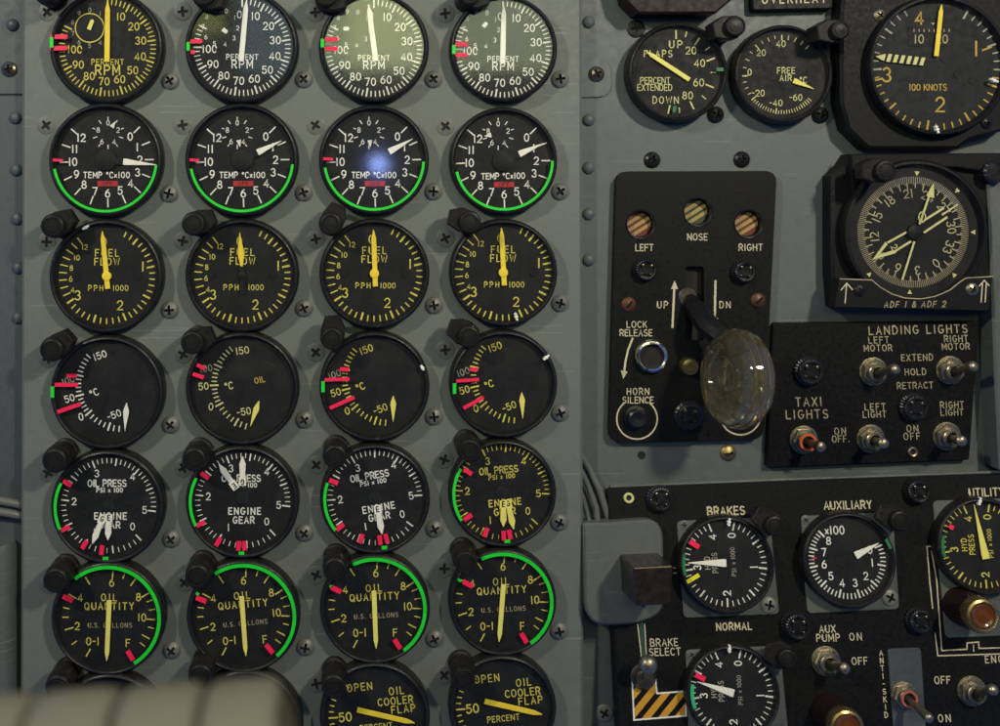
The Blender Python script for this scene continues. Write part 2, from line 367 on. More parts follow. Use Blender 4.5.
def screw_mb(mb, x, y, r, d=0, m=None, high=.45, ang=0, slot=False, rec=None):
    """screw head with a real cross recess (or a slot)"""
    m = m or M['screw']; rec = rec or M['recess']; N = 64
    arm, w = r * .58, r * .15
    inner = []; outer = []
    for i in range(N):
        a = 2 * math.pi * i / N
        c, s_ = abs(math.cos(a)), abs(math.sin(a))
        r1 = min(arm / max(c, 1e-6), w / max(s_, 1e-6)); r2 = min(arm / max(s_, 1e-6), w / max(c, 1e-6))
        q = r1 if slot else max(r1, r2)
        aa = a + R_(ang)
        inner.append((x + q * math.cos(aa), y + q * math.sin(aa))); outer.append((math.cos(aa), math.sin(aa)))
    H = r * high
    def dome(q): return d + H * (1 - .72 * q * q)
    top = [(p[0], p[1], dome(math.hypot(p[0] - x, p[1] - y) / r)) for p in inner]
    rings = [top]
    for q in (.62, .74, .86, .95, 1.0):
        rings.append([(x + o[0] * r * q, y + o[1] * r * q, dome(q) if q < 1 else d + H * .12) for o in outer])
    rings.append([(x + o[0] * r, y + o[1] * r, d - .5) for o in outer])
    rings = [list(reversed(R)) for R in rings]
    mb.grid(rings, m)
    low = [((p[0] - x) * .55 + x, (p[1] - y) * .55 + y, max(d + .1, p[2] - r * .35)) for p in top]
    mb.grid([low, top], rec, cap0=False); mb.face(low, rec)
def screw(parent, xy, r, d=0, m=None, high=.45, slot=False, name='mounting_screw'):
    mb = MB(); screw_mb(mb, xy[0], xy[1], r, d, m, high, random.uniform(0, 90), slot)
    return mb.build(name, parent)

# ------------------------------------------------------------------ gauges
class Gauge:
    def __init__(s, plane, cx, cy, R, label, ink, cat='gauge', group=None, depth=16, rot=0, face='dial', seat=0, name='gauge', bezel=True):
        s.root = Root(plane, cx, cy, depth + seat); s.seat = seat
        s.e = thing(name, s.root, label, cat, group); s.cx, s.cy = cx, cy
        k = (D - depth - seat - plane.hit(cx, cy).z) / D
        s.k = k; s.R = R * k; s.ink = M[ink]; s.rot = rot; s.dep = depth
        s.z = seat; s.dd = seat + depth - 7.0; s.gd = seat + depth - 1.6; s.face = face
        s.db = MB(); s.db.lathe([(s.R * .95, s.z + .6), (s.R * .95, s.dd)], M[face], seg=64)
        s.topd = s.dd + .45; s.nd = s.dd + 1.0
        if bezel:
            b = MB(); R = s.R
            b.lathe([(R * 1.0, s.z - .4), (R * 1.0, s.z + depth - 4), (R * .985, s.z + depth - 1.5), (R * .965, s.z + depth - .4), (R * .945, s.z + depth), (R * .93, s.z + depth - .6),
                     (R * .915, s.z + depth - 2.6), (R * .905, s.z + depth - 4.5), (R * .898, s.dd - .4)], M['black'], seg=72, cap1=False)
            b.build('bezel', s.e)
    def P(s, x, y):   # dial coordinates with y DOWN -> local, with the dial's own rotation
        x, y = x * s.k, -y * s.k; a = R_(s.rot)
        return (x * math.cos(a) - y * math.sin(a), x * math.sin(a) + y * math.cos(a))
    def tick(s, a, r0, r1, w=1.1, m=None, c=(0, 0)):
        p0 = pol(a, r0); p1 = pol(a, r1)
        s.db.stroke([s.P(c[0] + p0[0], c[1] - p0[1]), s.P(c[0] + p1[0], c[1] - p1[1])], w * s.k, s.topd, m or s.ink)
    def ticks(s, angs, r0, r1, w=1.1, m=None, c=(0, 0)):
        for a in angs: s.tick(a, r0, r1, w, m, c)
    def t(s, txt, x, y, h, m=None, rot=0, wd=.9, w=None, gap=1.9, fit=None):
        p = s.P(x, y); s.db.text(txt, p[0], p[1], h * s.k, m or s.ink, s.topd, w=w, rot=s.rot + rot, wd=wd, gap=gap, fit=fit and fit * s.k)
    def num(s, txt, a, r, h, c=(0, 0), m=None, w=None):
        p = pol(a, r); s.t(txt, c[0] + p[0], c[1] - p[1], h, m, w=w)
    def line(s, pts, w, m=None): s.db.stroke([s.P(*p) for p in pts], w * s.k, s.topd, m or s.ink)
    def disc(s, x, y, r, m, h=.8, d=None):
        d = s.dd if d is None else d; s.db.lathe([(r * s.k, d), (r * s.k, d + h)], m, c=s.P(x, y), seg=28)
    def needle(s, base, tip, w, m, lev=0, shape='wedge', hub=0, name='needle', hubm=None, tail=None, letter=None):
        """base, tip in dial coordinates (y down, not rotated)"""
        b = Vector((base[0], -base[1])) * s.k; q = Vector((tip[0], -tip[1])) * s.k; ax = (q - b); Ln = ax.length; ax.normalize(); nx = Vector((-ax.y, ax.x)); w = w * s.k / 2
        d0 = s.nd + lev * .95; d1 = d0 + .75
        prof = {'wedge': [(0, 1), (.08, 1.05), (1, .10)], 'bar': [(0, .8), (.03, 1), (.72, 1), (.97, .25), (1, .1)],
                'lance': [(0, .35), (.3, 1.0), (.5, .95), (1, .08)], 'kite': [(0, .15), (.28, 1), (.35, 1), (1, .08)],
                'pen': [(0, .95), (.02, 1), (.86, .92), (1, .12)],
                'arrow': [(0, .9), (.30, .9), (.30, .62), (.74, .80), (1, .10)]}[shape]
        pts = [tuple(b + ax * Ln * t_ + nx * w * k_) for t_, k_ in prof] + [tuple(b + ax * Ln * t_ - nx * w * k_) for t_, k_ in reversed(prof)]
        mb = MB(); mb.prism(pts, d0, d1, m, bev=.25)
        if tail:
            tb = Vector((tail[0], -tail[1])) * s.k
            mb.prism([tuple(b + nx * w * .9), tuple(tb + nx * w * .9), tuple(tb - ax * w * .7 + nx * w * .4), tuple(tb - ax * w * .7 - nx * w * .4), tuple(tb - nx * w * .9), tuple(b - nx * w * .9)], d0 - .1, d1 - .1, hubm or m, bev=.2)
        if letter:
            c = b + ax * Ln * .13; mb.text(letter, c.x, c.y, 5.0 * s.k, M['recess'], d1 + .1, w=1.1, rot=math.degrees(math.atan2(ax.y, ax.x)) + 90, wd=.8)
        o = mb.build(name, s.e)
        if hub:
            hb = MB(); hb.lathe([(hub * s.k, s.dd), (hub * s.k, d1 + .35), (hub * .75 * s.k, d1 + .7)], hubm or m, c=(0, 0) if hub > 0 else (0, 0), seg=28); hb.build('hub', o)
        return o
    def bar(s, x, y, ln, w, m='red', ang=None, name='limit_mark'):
        ang = math.degrees(math.atan2(-y, x)) if ang is None else ang
        c = Vector((x, -y)) * s.k; a = R_(ang); e = Vector((math.cos(a), math.sin(a))) * ln * s.k / 2; n = Vector((-e.y, e.x)).normalized() * w * s.k / 2
        hi = s.gd + .15 if c.length < s.R * .91 else s.z + s.dep + .05
        mb = MB(); mb.prism([tuple(c - e - n), tuple(c + e - n), tuple(c + e + n), tuple(c - e + n)], hi - .4, hi + .35, M[m]); return mb.build(name, s.e)
    def arc(s, a0, a1, r, w, m='green', name='range_arc'):
        if a1 < a0: a1 += 360
        n = max(6, int((a1 - a0) / 4)); r *= s.k; w *= s.k
        hi = s.gd + .15 if r + w / 2 < s.R * .915 else s.z + s.dep + .05
        hi = s.gd + .9 if hi < s.gd + .5 and r + w / 2 > s.R * .88 else hi
        mb = MB(); q = [a0 + (a1 - a0) * i / n for i in range(n + 1)]
        def pt(a, rr, d): x, y = pol(a, rr); return (x, y, d)
        for a, b in zip(q, q[1:]):
            mb.face([pt(a, r - w / 2, hi), pt(b, r - w / 2, hi), pt(b, r + w / 2, hi), pt(a, r + w / 2, hi)][::-1], M[m])
        mb.grid([[pt(a, r - w / 2, hi - .6) for a in q], [pt(a, r - w / 2, hi) for a in q]], M[m], closed=False)
        mb.grid([[pt(a, r + w / 2, hi) for a in q], [pt(a, r + w / 2, hi - .6) for a in q]], M[m], closed=False)
        return mb.build(name, s.e)
    def dab(s, x, y, ang=70, ln=9):
        c = Vector((x, -y)) * s.k; mb = MB(); hi = s.z + s.dep + .1; a = R_(ang); e = Vector((math.cos(a), math.sin(a)))
        for q, r in ((-.35, 1.5), (0, 1.9), (.35, 1.3)):
            mb.lathe([(r, hi - 3.5), (r * .9, hi), (r * .5, hi + .5)], M['bright'], c=tuple(c + e * ln * q), seg=12)
        return mb.build('paint_mark', s.e)
    def finish(s, glass=True):
        s.db.build('dial', s.e)
        if glass:
            g = MB(); g.lathe([(s.R * .90, s.gd - 1.4), (s.R * .90, s.gd)], M['glass'], seg=64, cap0=True); g.build('glass', s.e)
    def screws(s, ul=None, lr=None, m=None, rl=8.6):
        if ul: screw(s.e, s.root.loc(*ul, 0), 9.4, 0, m or M['flatscrew'], high=.13)
        if lr: screw(s.e, s.root.loc(*lr, 4), rl, 0, m, high=.62)

def rng(a, b, n): return [a + (b - a) * i / n for i in range(n + 1)]

# ------------------------------------------------------------------ the sheets of the cockpit (setting)
r0 = Root(PA, 303, 363)
mb = MB(); mb.prism([r0.loc(22, -40), r0.loc(582, -40), r0.loc(584, 780), r0.loc(20, 780)], -30, 0, M['grey'], bev=3)
solo(mb, 'instrument_panel', r0, kind='structure')
r0 = Root(PB, 800, 300)
mb = MB(); mb.prism([r0.loc(560, -60), r0.loc(1120, -60), r0.loc(1120, 800), r0.loc(560, 800)], -8, 0, M['grey2'])
back = solo(mb, 'rear_panel', r0, kind='structure')
mb = MB(); mb.prism(rpoly([r0.loc(560, 58, 2), r0.loc(611, 59, 2), r0.loc(612, 97, 2), r0.loc(560, 98, 2)], [1, 14, 14, 1]), 0, 2.2, M['grey2'], bev=.5)
p = mb.build('corner_bracket', back)
screw(p, r0.loc(597, 74, 5), 8, 2.2, M['steel'], high=.6, name='screw')
for y in (22, 120, 168, 214, 260):
    mb = MB(); mb.lathe([(6.5, 0), (6.2, 1.5), (4.6, 3.3), (2.4, 4.2), (.4, 4.5)], M['grey2'], c=r0.loc(589, y, 2), seg=20); mb.build('rivet', back)
mb = MB(); mb.lathe([(4.2, .05), (4.2, .3)], M['recess'], c=r0.loc(641.5, 455), seg=20); mb.build('hole_shade_disc', back)  # flat dark disc, shade of an opening painted on the sheet
screw(back, r0.loc(729, 453.5, 3), 8.2, 0, M['brass'], high=.55, slot=True, name='screw')
screw(back, r0.loc(605, 714, 3), 9, 0, None, high=.3, name='screw')
PS = Plane((0, 0, -16)); r0 = Root(PS, 0, 363)
mb = MB(); mb.prism([r0.loc(-120, -60), r0.loc(40, -60), r0.loc(40, 94.6), r0.loc(-120, 94.6)], -8, 0, M['strip'], bev=1)
mb.prism([r0.loc(-120, 80), r0.loc(40, 80), r0.loc(40, 110), r0.loc(-120, 110)], -12, -2.5, M['strip'])
mb.prism([r0.loc(-120, 96), r0.loc(40, 96), r0.loc(40, 800), r0.loc(-120, 800)], -8, .2, M['strip'], bev=1)
side = solo(mb, 'side_panel', r0, kind='structure')
for x, y in ((12, 25), (15, 118), (16, 170), (17, 219), (18, 268), (18, 318)):
    mb = MB(); mb.lathe([(6.5, 0), (6.2, 1.6), (4.6, 3.5), (2.4, 4.4), (.4, 4.7)], M['strip'], c=r0.loc(x, y, 2), seg=20); mb.build('rivet', side)
screw(side, r0.loc(8, 69, 4), 8, 0, M['steel'], high=.55, name='screw')

# ------------------------------------------------------------------ the grid of engine gauges
CX = (106, 241.5, 374, 504); RC = (57.2, 57, 55.3, 54)
CY = [(47, 46.5, 47.5, 48.5), (160, 160, 160, 161), (276.5, 275.8, 274, 273), (393, 389, 387, 384.5), (507.5, 502.5, 499.5, 494), (619, 617, 609.5, 603), (731, 727, 718, 709.5)]
CXR = [(106, 241.5, 374, 504), (105, 241.5, 374, 504), (105.5, 241.7, 374.5, 504), (106.5, 242, 374.5, 504), (107, 242, 375, 503), (107.5, 243, 375, 503), (109, 246, 375, 503)]
SX = (63.5, 62, 59.5, 56.5)
def std_screws(g, row, c):
    cx, cy = CXR[row][c], CY[row][c]
    g.screws((cx - 58.6, cy - 34.6), (cx + SX[c], cy + 32.3 - c * 1.1 + (1.5 if row < 3 else 0)))

# RPM row
LAB = ['gauge with yellow RPM lettering and a ringed subdial', 'white needle RPM gauge between the yellow one and the brightly reflecting one',
       'RPM gauge with needle leaning left under a pale green reflection', 'fourth RPM gauge, upright white needle, at the right edge of the grey panel']
for c in range(4):
    ink = 'yellow' if c == 0 else 'white'
    g = Gauge(PA, CXR[0][c], CY[0][c], RC[c], LAB[c], ink, group='RPM gauges along the top row', face='dial' if c == 0 else 'dialgrey')
    for i in range(0, 56):
        a = i * 5.4
        if i % 5 == 0: g.tick(a, 41, 48.5, 1.6)
        else: g.tick(a, 43.5, 48.5, 1.1)
    for i in range(1, 11): g.num(str(i * 10), i * 27 - (3 if i > 1 else 4), 34 if i < 10 else 33, 7.2)
    if c: g.num('0', 355, 33, 7)
    sx, sy = (-18, -20) if c == 0 else (-22, -20)
    if c == 0: g.db.stroke([g.P(*(sx + q[0], sy + q[1])) for q in [pol(a, 14.5) for a in range(0, 361, 12)]], 1.1, g.topd, g.ink)
    g.disc(sx, sy, 13.5, M['subdial'], .3)
    for i in range(10):
        g.num(str(i), i * 36 + (0 if c == 0 else 20), 18 if c == 0 else 17.5, 4.2, (sx, sy), M['dim'] if c == 0 else None)
    a = (22, 128, 265, 40)[c]; p0 = pol(a, -2 if c == 0 else 3); p1 = pol(a, 9)
    g.needle((sx + p0[0], sy - p0[1]), (sx + p1[0], sy - p1[1]), 4.2, M['needlec'] if c in (0,) else M['white'], 0, 'pen', name='subdial_needle')
    yo = 4.5 if c == 0 else 0
    g.t('PERCENT', 0, 9.8 + yo, 5.2, fit=32 - c * .4); g.t('RPM', 0, 17 + yo * 1.2, 9.4 if c == 0 else 7.8, fit=24 if c == 0 else 20.5)
    for x in (-24, 24): g.disc(x, 3 if x < 0 else -13, 2.6, M['subdial'], .8)
    tip = ((0.5, -47), (4.5, -47), (-5.5, -44), (.5, -43))[c]; tail = ((-.2, 14.5), (-1, 14.5), (1.8, 13), (-.7, 15))[c]
    g.needle(tail, tip, 5.4, M['needley'] if c == 0 else M['bright'], 1, 'pen')
    for q in [[(-54.4, -4.5, 3.4, 10.5, 'green', 0), (-47.5, -10.3, 17, 4.4, 'red', 0), (-48, 1.2, 17, 4.4, 'red', 2)],
              [(-53.4, 0, 3.4, 8.5, 'green', 0), (-45.5, -5.2, 12, 4, 'red', 3), (-49, 5.5, 4, 4, 'red', 0)],
              [(-51.6, -4.2, 3.4, 8.5, 'green', 0), (-42.6, -8, 13, 4, 'red', 3), (-42.6, 1.2, 13, 4, 'red', 0)],
              [(-50.2, 1.2, 3.4, 9, 'green', 0), (-42.3, -4.3, 12, 4, 'red', 0), (-42.3, 6.5, 12, 4, 'red', 0)]][c]:
        g.bar(q[0], q[1], q[2], q[3], q[4], q[5], 'range_mark' if q[4] == 'green' else 'limit_mark')
    g.finish(); std_screws(g, 0, c)

# TEMP row
LAB = ['temperature gauge with its white needle near 2, first of the green-arc row', 'temperature gauge between the first of its row and the one with the blue lamp spot',
       'temperature gauge with a round blue lamp reflection on its hub', 'temperature gauge without a red mark beside its number 10']
for c in range(4):
    g = Gauge(PA, CXR[1][c], CY[1][c], RC[c], LAB[c], 'white', group='temperature gauges in the second row')
    for v in range(13):
        a = 45 + 22.2 * v; g.tick(a, 39, 47, 1.3); g.num(str(v), a, 33.5 if v < 10 else 34, 7.4, w=1.2)
    sx, sy = (-5, -27) if c else (1.5, -27)
    g.disc(sx, sy, 10, M['subdial'], .3)
    for i in range(5): g.num(str(i * 2), i * 72, 10.5, 4.8, (sx, sy)); g.tick(i * 72 + 36, 12, 15.5, 1, None, (sx, sy)); g.tick(i * 72, 14, 16.2, .9, None, (sx, sy))
    a = (33, 168, 174, 262)[c]; p0 = pol(a, 7); p1 = pol(a, 14)
    g.needle((sx + p0[0], sy - p0[1]), (sx + p1[0], sy - p1[1]), 4.6, M['white'], 0, 'wedge', name='subdial_needle')
    g.t('TEMP oCx100', 0, 15, 5.6, fit=46 - c * .9, rot=1 if c == 3 else 0, w=.95)
    mb = MB(); x, y = g.P(1, 23.6); mb.prism([(x - 10, y - 2.6), (x + 10, y - 2.6), (x + 10, y + 2.6), (x - 10, y + 2.6)], g.dd, g.dd + .6, M['flag'])
    mb.text('OFF', x, y, 3.6, M['recess'], g.dd + .75, wd=1.1); mb.build('warning_flag', g.e)
    ang = (95.5, 64, 61.4, 66.3)[c]; p0 = pol(ang, 17); p1 = pol(ang, (51, 44, 44.5, 44)[c])
    nd = g.needle((p0[0], -p0[1]), (p1[0], -p1[1]), 6.2, M['bright'], 1, 'wedge')
    hb = MB(); hb.lathe([(10.5 * g.k, g.dd), (10.5 * g.k, g.nd + 1.8), (8.8 * g.k, g.nd + 2.3)], M['dial'], seg=32)
    q = pol(ang, 17); n_ = Vector((q[1], -q[0])).normalized() * 3.2
    hb.prism([(n_.x, n_.y), (q[0] + n_.x, q[1] + n_.y), (q[0] - n_.x, q[1] - n_.y), (-n_.x, -n_.y)], g.nd + .8, g.nd + 1.75, M['dial']); hb.build('hub', nd)
    g.arc(*((96, 260), (95, 260), (92, 261), (90, 257))[c], 51.3 * RC[c] / 57.2, 2.6)
    if c < 3: g.bar(-47.5 * RC[c] / 57.2, (.3, .2, -1)[c], 10, 2.8, 'red', -4)
    g.finish(); std_screws(g, 1, c)

# FUEL FLOW row
LAB = ['fuel flow gauge with a white paint chip on its upper rim', 'fuel flow gauge whose needle has a black hub and tail',
       'fuel flow gauge with clean rim, right of the black-hubbed one', 'fuel flow gauge with a white paint dab below its number 2']
for c in range(4):
    g = Gauge(PA, CXR[2][c], CY[2][c], RC[c], LAB[c], 'yellow' if c else 'yellow', group='fuel flow gauges in the third row')
    for i in range(31):
        a = i * 7.85; M10 = i % 10 == 0
        if i < 3: continue
        g.tick(a, 41.5 if i % 5 == 0 else 43, 48, 1.9 if i % 5 == 0 else 1.3)
    for k, a in enumerate(rng(236, 322, 9)): g.tick(a, 41, 48, 1.2)
    g.num('0', 355, 34.5, 8); g.t('1', 36, -9.5, 9); g.t('2', 13, 29.5, 9, w=1.3); g.t('3', -29.5, 19.5, 9, w=1.3)
    for s_, x, y in (('4', -34.5, 14), ('6', -36.5, 3), ('8', -36, -8), ('10', -30.5, -18.5), ('12', -22.5, -29)): g.t(s_, x, y, 5)
    g.t('FUEL', 0, -23.2, 6.8, fit=23.5); g.t('FLOW', 0, -14.4, 6.8, fit=25); g.t('PPH', -11.5, 12.2, 5.2, fit=14.5); g.t('1000', 13.5, 12.2, 5.2, fit=15)
    for x in (-31, 31): g.disc(x, 0, 4, M['subdial'], .9)
    tip = ((-4.5, -45), (-2.5, -43), (-1, -44), (-2, -45))[c]
    if c == 1:
        g.needle((-.6, -9), tip, 6, M['needley'], 1, 'lance', hub=3.6, hubm=M['dial'], tail=(.6, 17))
    else:
        g.needle((1, 13), tip, 5.2, M['needley'], 1, 'pen', hub=4.6)
    if c == 0: g.dab(-20, -49, 30, 7)
    if c == 3: g.dab(12.5, 44, -75, 8)
    g.finish(); std_screws(g, 2, c)

# OIL TEMP row
LAB = ['white numbered Celsius gauge with three red bars and bare black face', 'Celsius gauge marked OIL with two short red bars',
       'yellow numbered Celsius gauge next right of the one marked OIL', 'yellow numbered Celsius gauge at the right edge with long white dab on its rim']
AN = {-50: 209.5, 0: 242, 50: 268, 100: 294, 150: 322}
for c in range(4):
    ink = ('white', 'cream', 'yellow', 'yellow')[c]
    g = Gauge(PA, CXR[3][c], CY[3][c], RC[c], LAB[c], ink, group='Celsius oil gauges in the fourth row', rot=0 if c == 1 else 12)
    pc = (15.5, -4); ks = sorted(AN)
    for k0, k1 in zip(ks, ks[1:]):
        for j in range(5): a = AN[k0] + (AN[k1] - AN[k0]) * j / 5; g.tick(a, 40.5 if j == 0 else 42, 48 if j == 0 else 46.5, 1.7 if j == 0 else 1.2, None, pc)
    for a in (322, 203, 196): g.tick(a, 42, 47, 1.3, None, pc)
    q = 0
    g.t('-50', 1, 24, 6.6, rot=10 + 6 * q); g.t('0', -32, 19, 6.8); g.t('50', -39.5, -1.5, 6.6, rot=5 + 12 * q); g.t('100', -37, -19.5 + 2 * q, 6.2, rot=8, m=M['dim']); g.t('150', -.5, -37.5, 6.6, rot=8)
    g.t('oC', -14, -2, 6.8, rot=10)
    g.disc(16.5, -4, 23.5, M['dialgrey'], .25); g.disc(16.5, -4, 22.8, M['dial'], .6)
    if c == 1:
        x, y = g.P(17, -8); g.db.text('OIL', x, y, 5.4, M['gold'], g.dd + .75, rot=12, w=.95)
    for x, y in ((12, -38), (27, 27)): g.disc(x, y, 2.6, M['subdial'], .6)
    nb, nt_ = (((19, 11), (17.3, 39)), ((16.5, 13), (7.8, 38.5)), ((18.8, 10), (18.8, 36)), ((18.5, 9), (19.5, 35)))[c]
    g.needle(nb, nt_, 5.8, M[('bright', 'needlec', 'needlec', 'needlec')[c]], 1, 'kite')
    X, Y = CXR[3][c], CY[3][c]
    for bx, by, ln, w, an, m in [[(71.5, 376, 10, 3.6, 0, 'red'), (65.5, 385, 24, 3.8, 0, 'red'), (68.5, 408.3, 25, 3.8, 19, 'red'), (52.4, 392, 3.4, 11, 0, 'green')],
                                 [(200.8, 367, 9, 3.6, -25, 'red'), (198, 376, 11.5, 3.8, -18, 'red')],
                                 [(344.6, 369.6, 9.5, 3.8, -2, 'red'), (337, 379.7, 25, 3.4, 2, 'red'), (342, 403, 27, 3.6, 24, 'red'), (323, 386.7, 3.4, 11, 0, 'green')],
                                 [(474, 369.6, 8.5, 3.6, 0, 'red'), (467.7, 380.5, 23, 3.2, 4, 'red'), (473.7, 403, 23, 3.4, 29, 'red'), (454.5, 388.5, 3.4, 10.5, 0, 'green')]][c]:
        g.bar(bx - X, by - Y, ln, w, m, an, 'range_mark' if m == 'green' else 'limit_mark')
    if c == 2: g.dab(48, -19, -60, 5)
    if c == 3: g.dab(42.5, -27, 40, 7)
    g.finish(); std_screws(g, 3, c)

# OIL PRESSURE row
LAB = ['oil pressure gauge with two white needles crossing low over GEAR', 'oil pressure gauge with both needles pointing up',
       'oil pressure gauge with one white needle visible pointing down', 'oil pressure gauge with yellow lettering and two short yellow needles']
TB = [137, 212, 277, 340, 399.5, 457]
for c in range(4):
    ink = ('white', 'white', 'white', 'yellow')[c]
    rot = (0, 0, 10, 5)[c]
    g = Gauge(PA, CXR[4][c], CY[4][c], RC[c], LAB[c], ink, group='oil pressure gauges in the fifth row', rot=rot)
    for v in range(5):
        for j in range(10):
            a = TB[v] + (TB[v + 1] - TB[v]) * j / 10
            g.tick(a, 40.5 if j == 0 else (41 if j == 5 else 43), 47.5, 1.4 if j % 5 == 0 else .85)
    g.tick(TB[5], 40.5, 47.5, 1.5)
    for v in range(6): g.num(str(v), TB[v] - (0, 4, 0, 0, 0, 0)[v] - (6 if v == 0 else 0), (32, 30.5, 35, 34.5, 38, 36.5)[v], 6.8)
    g.t('OIL PRESS', -1.5, -22.5, 6.4, fit=38.5, w=1.2); g.t('PSI x 100', 1, -15.6, 4.2, fit=26, w=.9); g.t('ENGINE', 2, 10.5, 6.4, fit=32, w=1.15); g.t('GEAR', 1, 19.5, 6.4, fit=21, w=1.15)
    Nd = [[((-4.6, 9), (-16, 38), 'G'), ((1, 8), (-.2, 34), 'E')], [((-6, -12), (-24, -37), 'E'), ((0, -15.5), (0, -45), 'G')],
          [((2.4, 7.5), (7.4, 36), 'G'), ((2.0, 7.2), (7.0, 35.8), 'E')], [((5, 7), (11.5, 37), 'G'), ((1, 8), (1, 34), 'E')]][c]
    for i, (b, t_, L_) in enumerate(Nd):
        g.needle(b, t_, 8.2, M['needlec'] if c == 3 else M['bright'], 0.4 + i, 'arrow', letter=L_)
    hb = MB(); hb.lathe([(6.2, g.dd), (6.2, g.dd + 1.2), (2.6, g.dd + 1.2), (2.6, g.dd + 2.2)], M['dialgrey'], c=(0, 3 if c == 1 else 0), seg=24); hb.build('hub', g.e)
    arcs = ((245, 298), (243, 298), (232, 289.5), (237, 301))[c]; g.arc(*arcs, (52, 51.8, 50.3, 49.2)[c], 2.9)
    for bx, by in [[(-40, -24), (-42, 21.5), (-23, 37.6), (-5.7, 43)], [(-37.5, -26.5), (-41.5, 21.7), (-24, 39.6), (-3.6, 43.7), (2.3, 43.7)],
                   [(-41.5, -17.5), (-35, 28), (-14, 39.5), (5, 41), (11.5, 39.5)], [(-35, -22), (-35, 23.7), (-17, 38.7), (1, 42), (7, 41)]][c]:
        g.bar(bx, by, 9.5, 4.4)
    for bx, by in [[(-1.8, 51.5)], [(-.7, 51.2)], [(9.5, 48.5)], [(4.5, 47.6)]][c]: g.bar(bx, by, 5.5, 3.4, 'green', 2, 'range_mark')
    g.finish(); std_screws(g, 4, c)

# OIL QUANTITY row
LAB = ['oil quantity gauge, first of its row, green arc starting beside its corner lamp', 'oil quantity gauge whose red bar at 4 nearly touches its lamp',
       'oil quantity gauge directly above the left of the two clear oil cooler flap dials', 'oil quantity gauge at the right edge of the grey panel']
for c in range(4):
    g = Gauge(PA, CXR[5][c], CY[5][c], RC[c], LAB[c], 'yellow', group='oil quantity gauges in the sixth row', rot=(0, 5, 3, 3)[c])
    o = (0, 3, 1, 1)[c]
    for a in (5, 35, 59.5, 94, 253, 210, 329, 298.8, 119): g.tick(a + o, 38, 46, 1.3)
    for a in (69, 81, 105, 130, 281, 269, 233, 20): g.tick(a + o, 41, 46.5, 1.1)
    for s_, x, y in (('6', 2.7, -34), ('8', 29.5, -19.5), ('10', 33, 1), ('F', 19, 26.7), ('2', -32, 9.6), ('0-1', -16.5, 25), ('4', -29, -19)): g.t(s_, x, y, 7.2)
    g.t('OIL', 0, -19.2, 6.8, fit=15.5); g.t('QUANTITY', 0, -10.4, 6.8, fit=49); g.t('U.S. GALLONS', 1, 8.8, 4.4, m=M['tan'], fit=44)
    b, t_ = (((.6, -17), (-2, 44)), ((-2, -19), (2.4, 41)), ((-1, -17), (1.2, 41)), ((1.2, -17), (-3.3, 41)))[c]
    g.needle(b, t_, 5.0, M['needlec'], 1, 'pen')
    g.arc(*((321, 509), (327, 499), (334, 505), (334, 505.5))[c], (51.6, 51.4, 50, 48.8)[c], 3.5)
    for bx, by in [[(-40, -20), (22.5, 37)], [(-42, -17), (26.4, 32.4)], [(-39, -19.5), (22.5, 35)], [(-35, -18.6), (21.3, 35.4)]][c]: g.bar(bx, by, 11, 4.8)
    if c: g.bar(-46 * RC[c] / 57, -23, 4, 2.6, 'green', -30, 'range_mark')
    g.finish(); std_screws(g, 5, c)

# OIL COOLER row
LAB = ['oil cooler flap gauge mostly hidden behind the leftmost gap of the ivory lever grips', 'oil cooler flap gauge half hidden behind the last ivory lever grip',
       'oil cooler flap gauge cut by the frame, left one of the two clearly seen', 'oil cooler flap gauge at the right edge, with PERCENT in view']
for c in range(4):
    g = Gauge(PA, CXR[6][c], CY[6][c], RC[c], LAB[c], 'yellow', group='oil cooler flap gauges in the bottom row', rot=6)
    g.t('OPEN', -12.5, -29.5, 7, fit=24.5); g.t('OIL', 24, -22, 7, fit=14.5); g.t('COOLER', 22, -12, 7, fit=35); g.t('FLAP', 29, -3, 7, fit=23.5); g.t('50', -30, -1, 8.4, w=1.35); g.t('PERCENT', 0, 12, 5.6, fit=32)
    g.tick(272, 38, 46, 1.6); g.ticks((280, 288, 296, 264, 256, 248), 42, 46, 1.2); g.tick(322, 38, 46, 1.5)
    g.needle((-18, -6), (40, 7.2), 5.4, M['needley'], 1, 'pen')
    g.finish(); g.screws((CXR[6][c] - 58.6, CY[6][c] - 34.6), None)

# ------------------------------------------------------------------ post lamps
def post_lamp(plane, px, py, label, group, hood=None, r=12.0, ln=40.0, knurl=False, seat=0):
    rt = Root(plane, px, py, ln + seat)
    e = thing('post_lamp', rt, label, 'lamp', group)
    b = MB(); z = seat
    b.lathe([(r * 1.05, z - .3), (r * 1.05, z + 4), (r * .86, z + 5), (r * .86, z + 15), (r * 1.04, z + 17), (r * 1.04, z + ln - 9), (r * .98, z + ln - 7)], M['lamp'], seg=40)
    if hood is not None:
        a = R_(hood); u = Vector((math.cos(a), math.sin(a))); n = Vector((-u.y, u.x))
        pts = [tuple(u * 19 + n * 9), tuple(u * 21 - n * 5), tuple(u * 10 - n * 11.5), tuple(-u * 4 - n * 11), tuple(-u * 4 + n * 11), tuple(u * 6 + n * 12)]
        b.prism(pts, z + 18, z + ln - 6, M['lamp'], bev=1.2)
    b.build('body', e)
    c = MB()
    c.lathe([(r * .97, z + ln - 7), (r * .97, z + ln - 2), (r * .88, z + ln - .5), (r * .74, z + ln), (r * .70, z + ln - .9), (r * .60, z + ln - .9), (r * .55, z + ln - .2), (.01, z + ln + .3)], M['lampcap'], seg=40, knurl=20 if knurl else 0, kd=.5)
    c.build('cap', e)
    return e
LG = 'black post lamps beside the engine gauges'
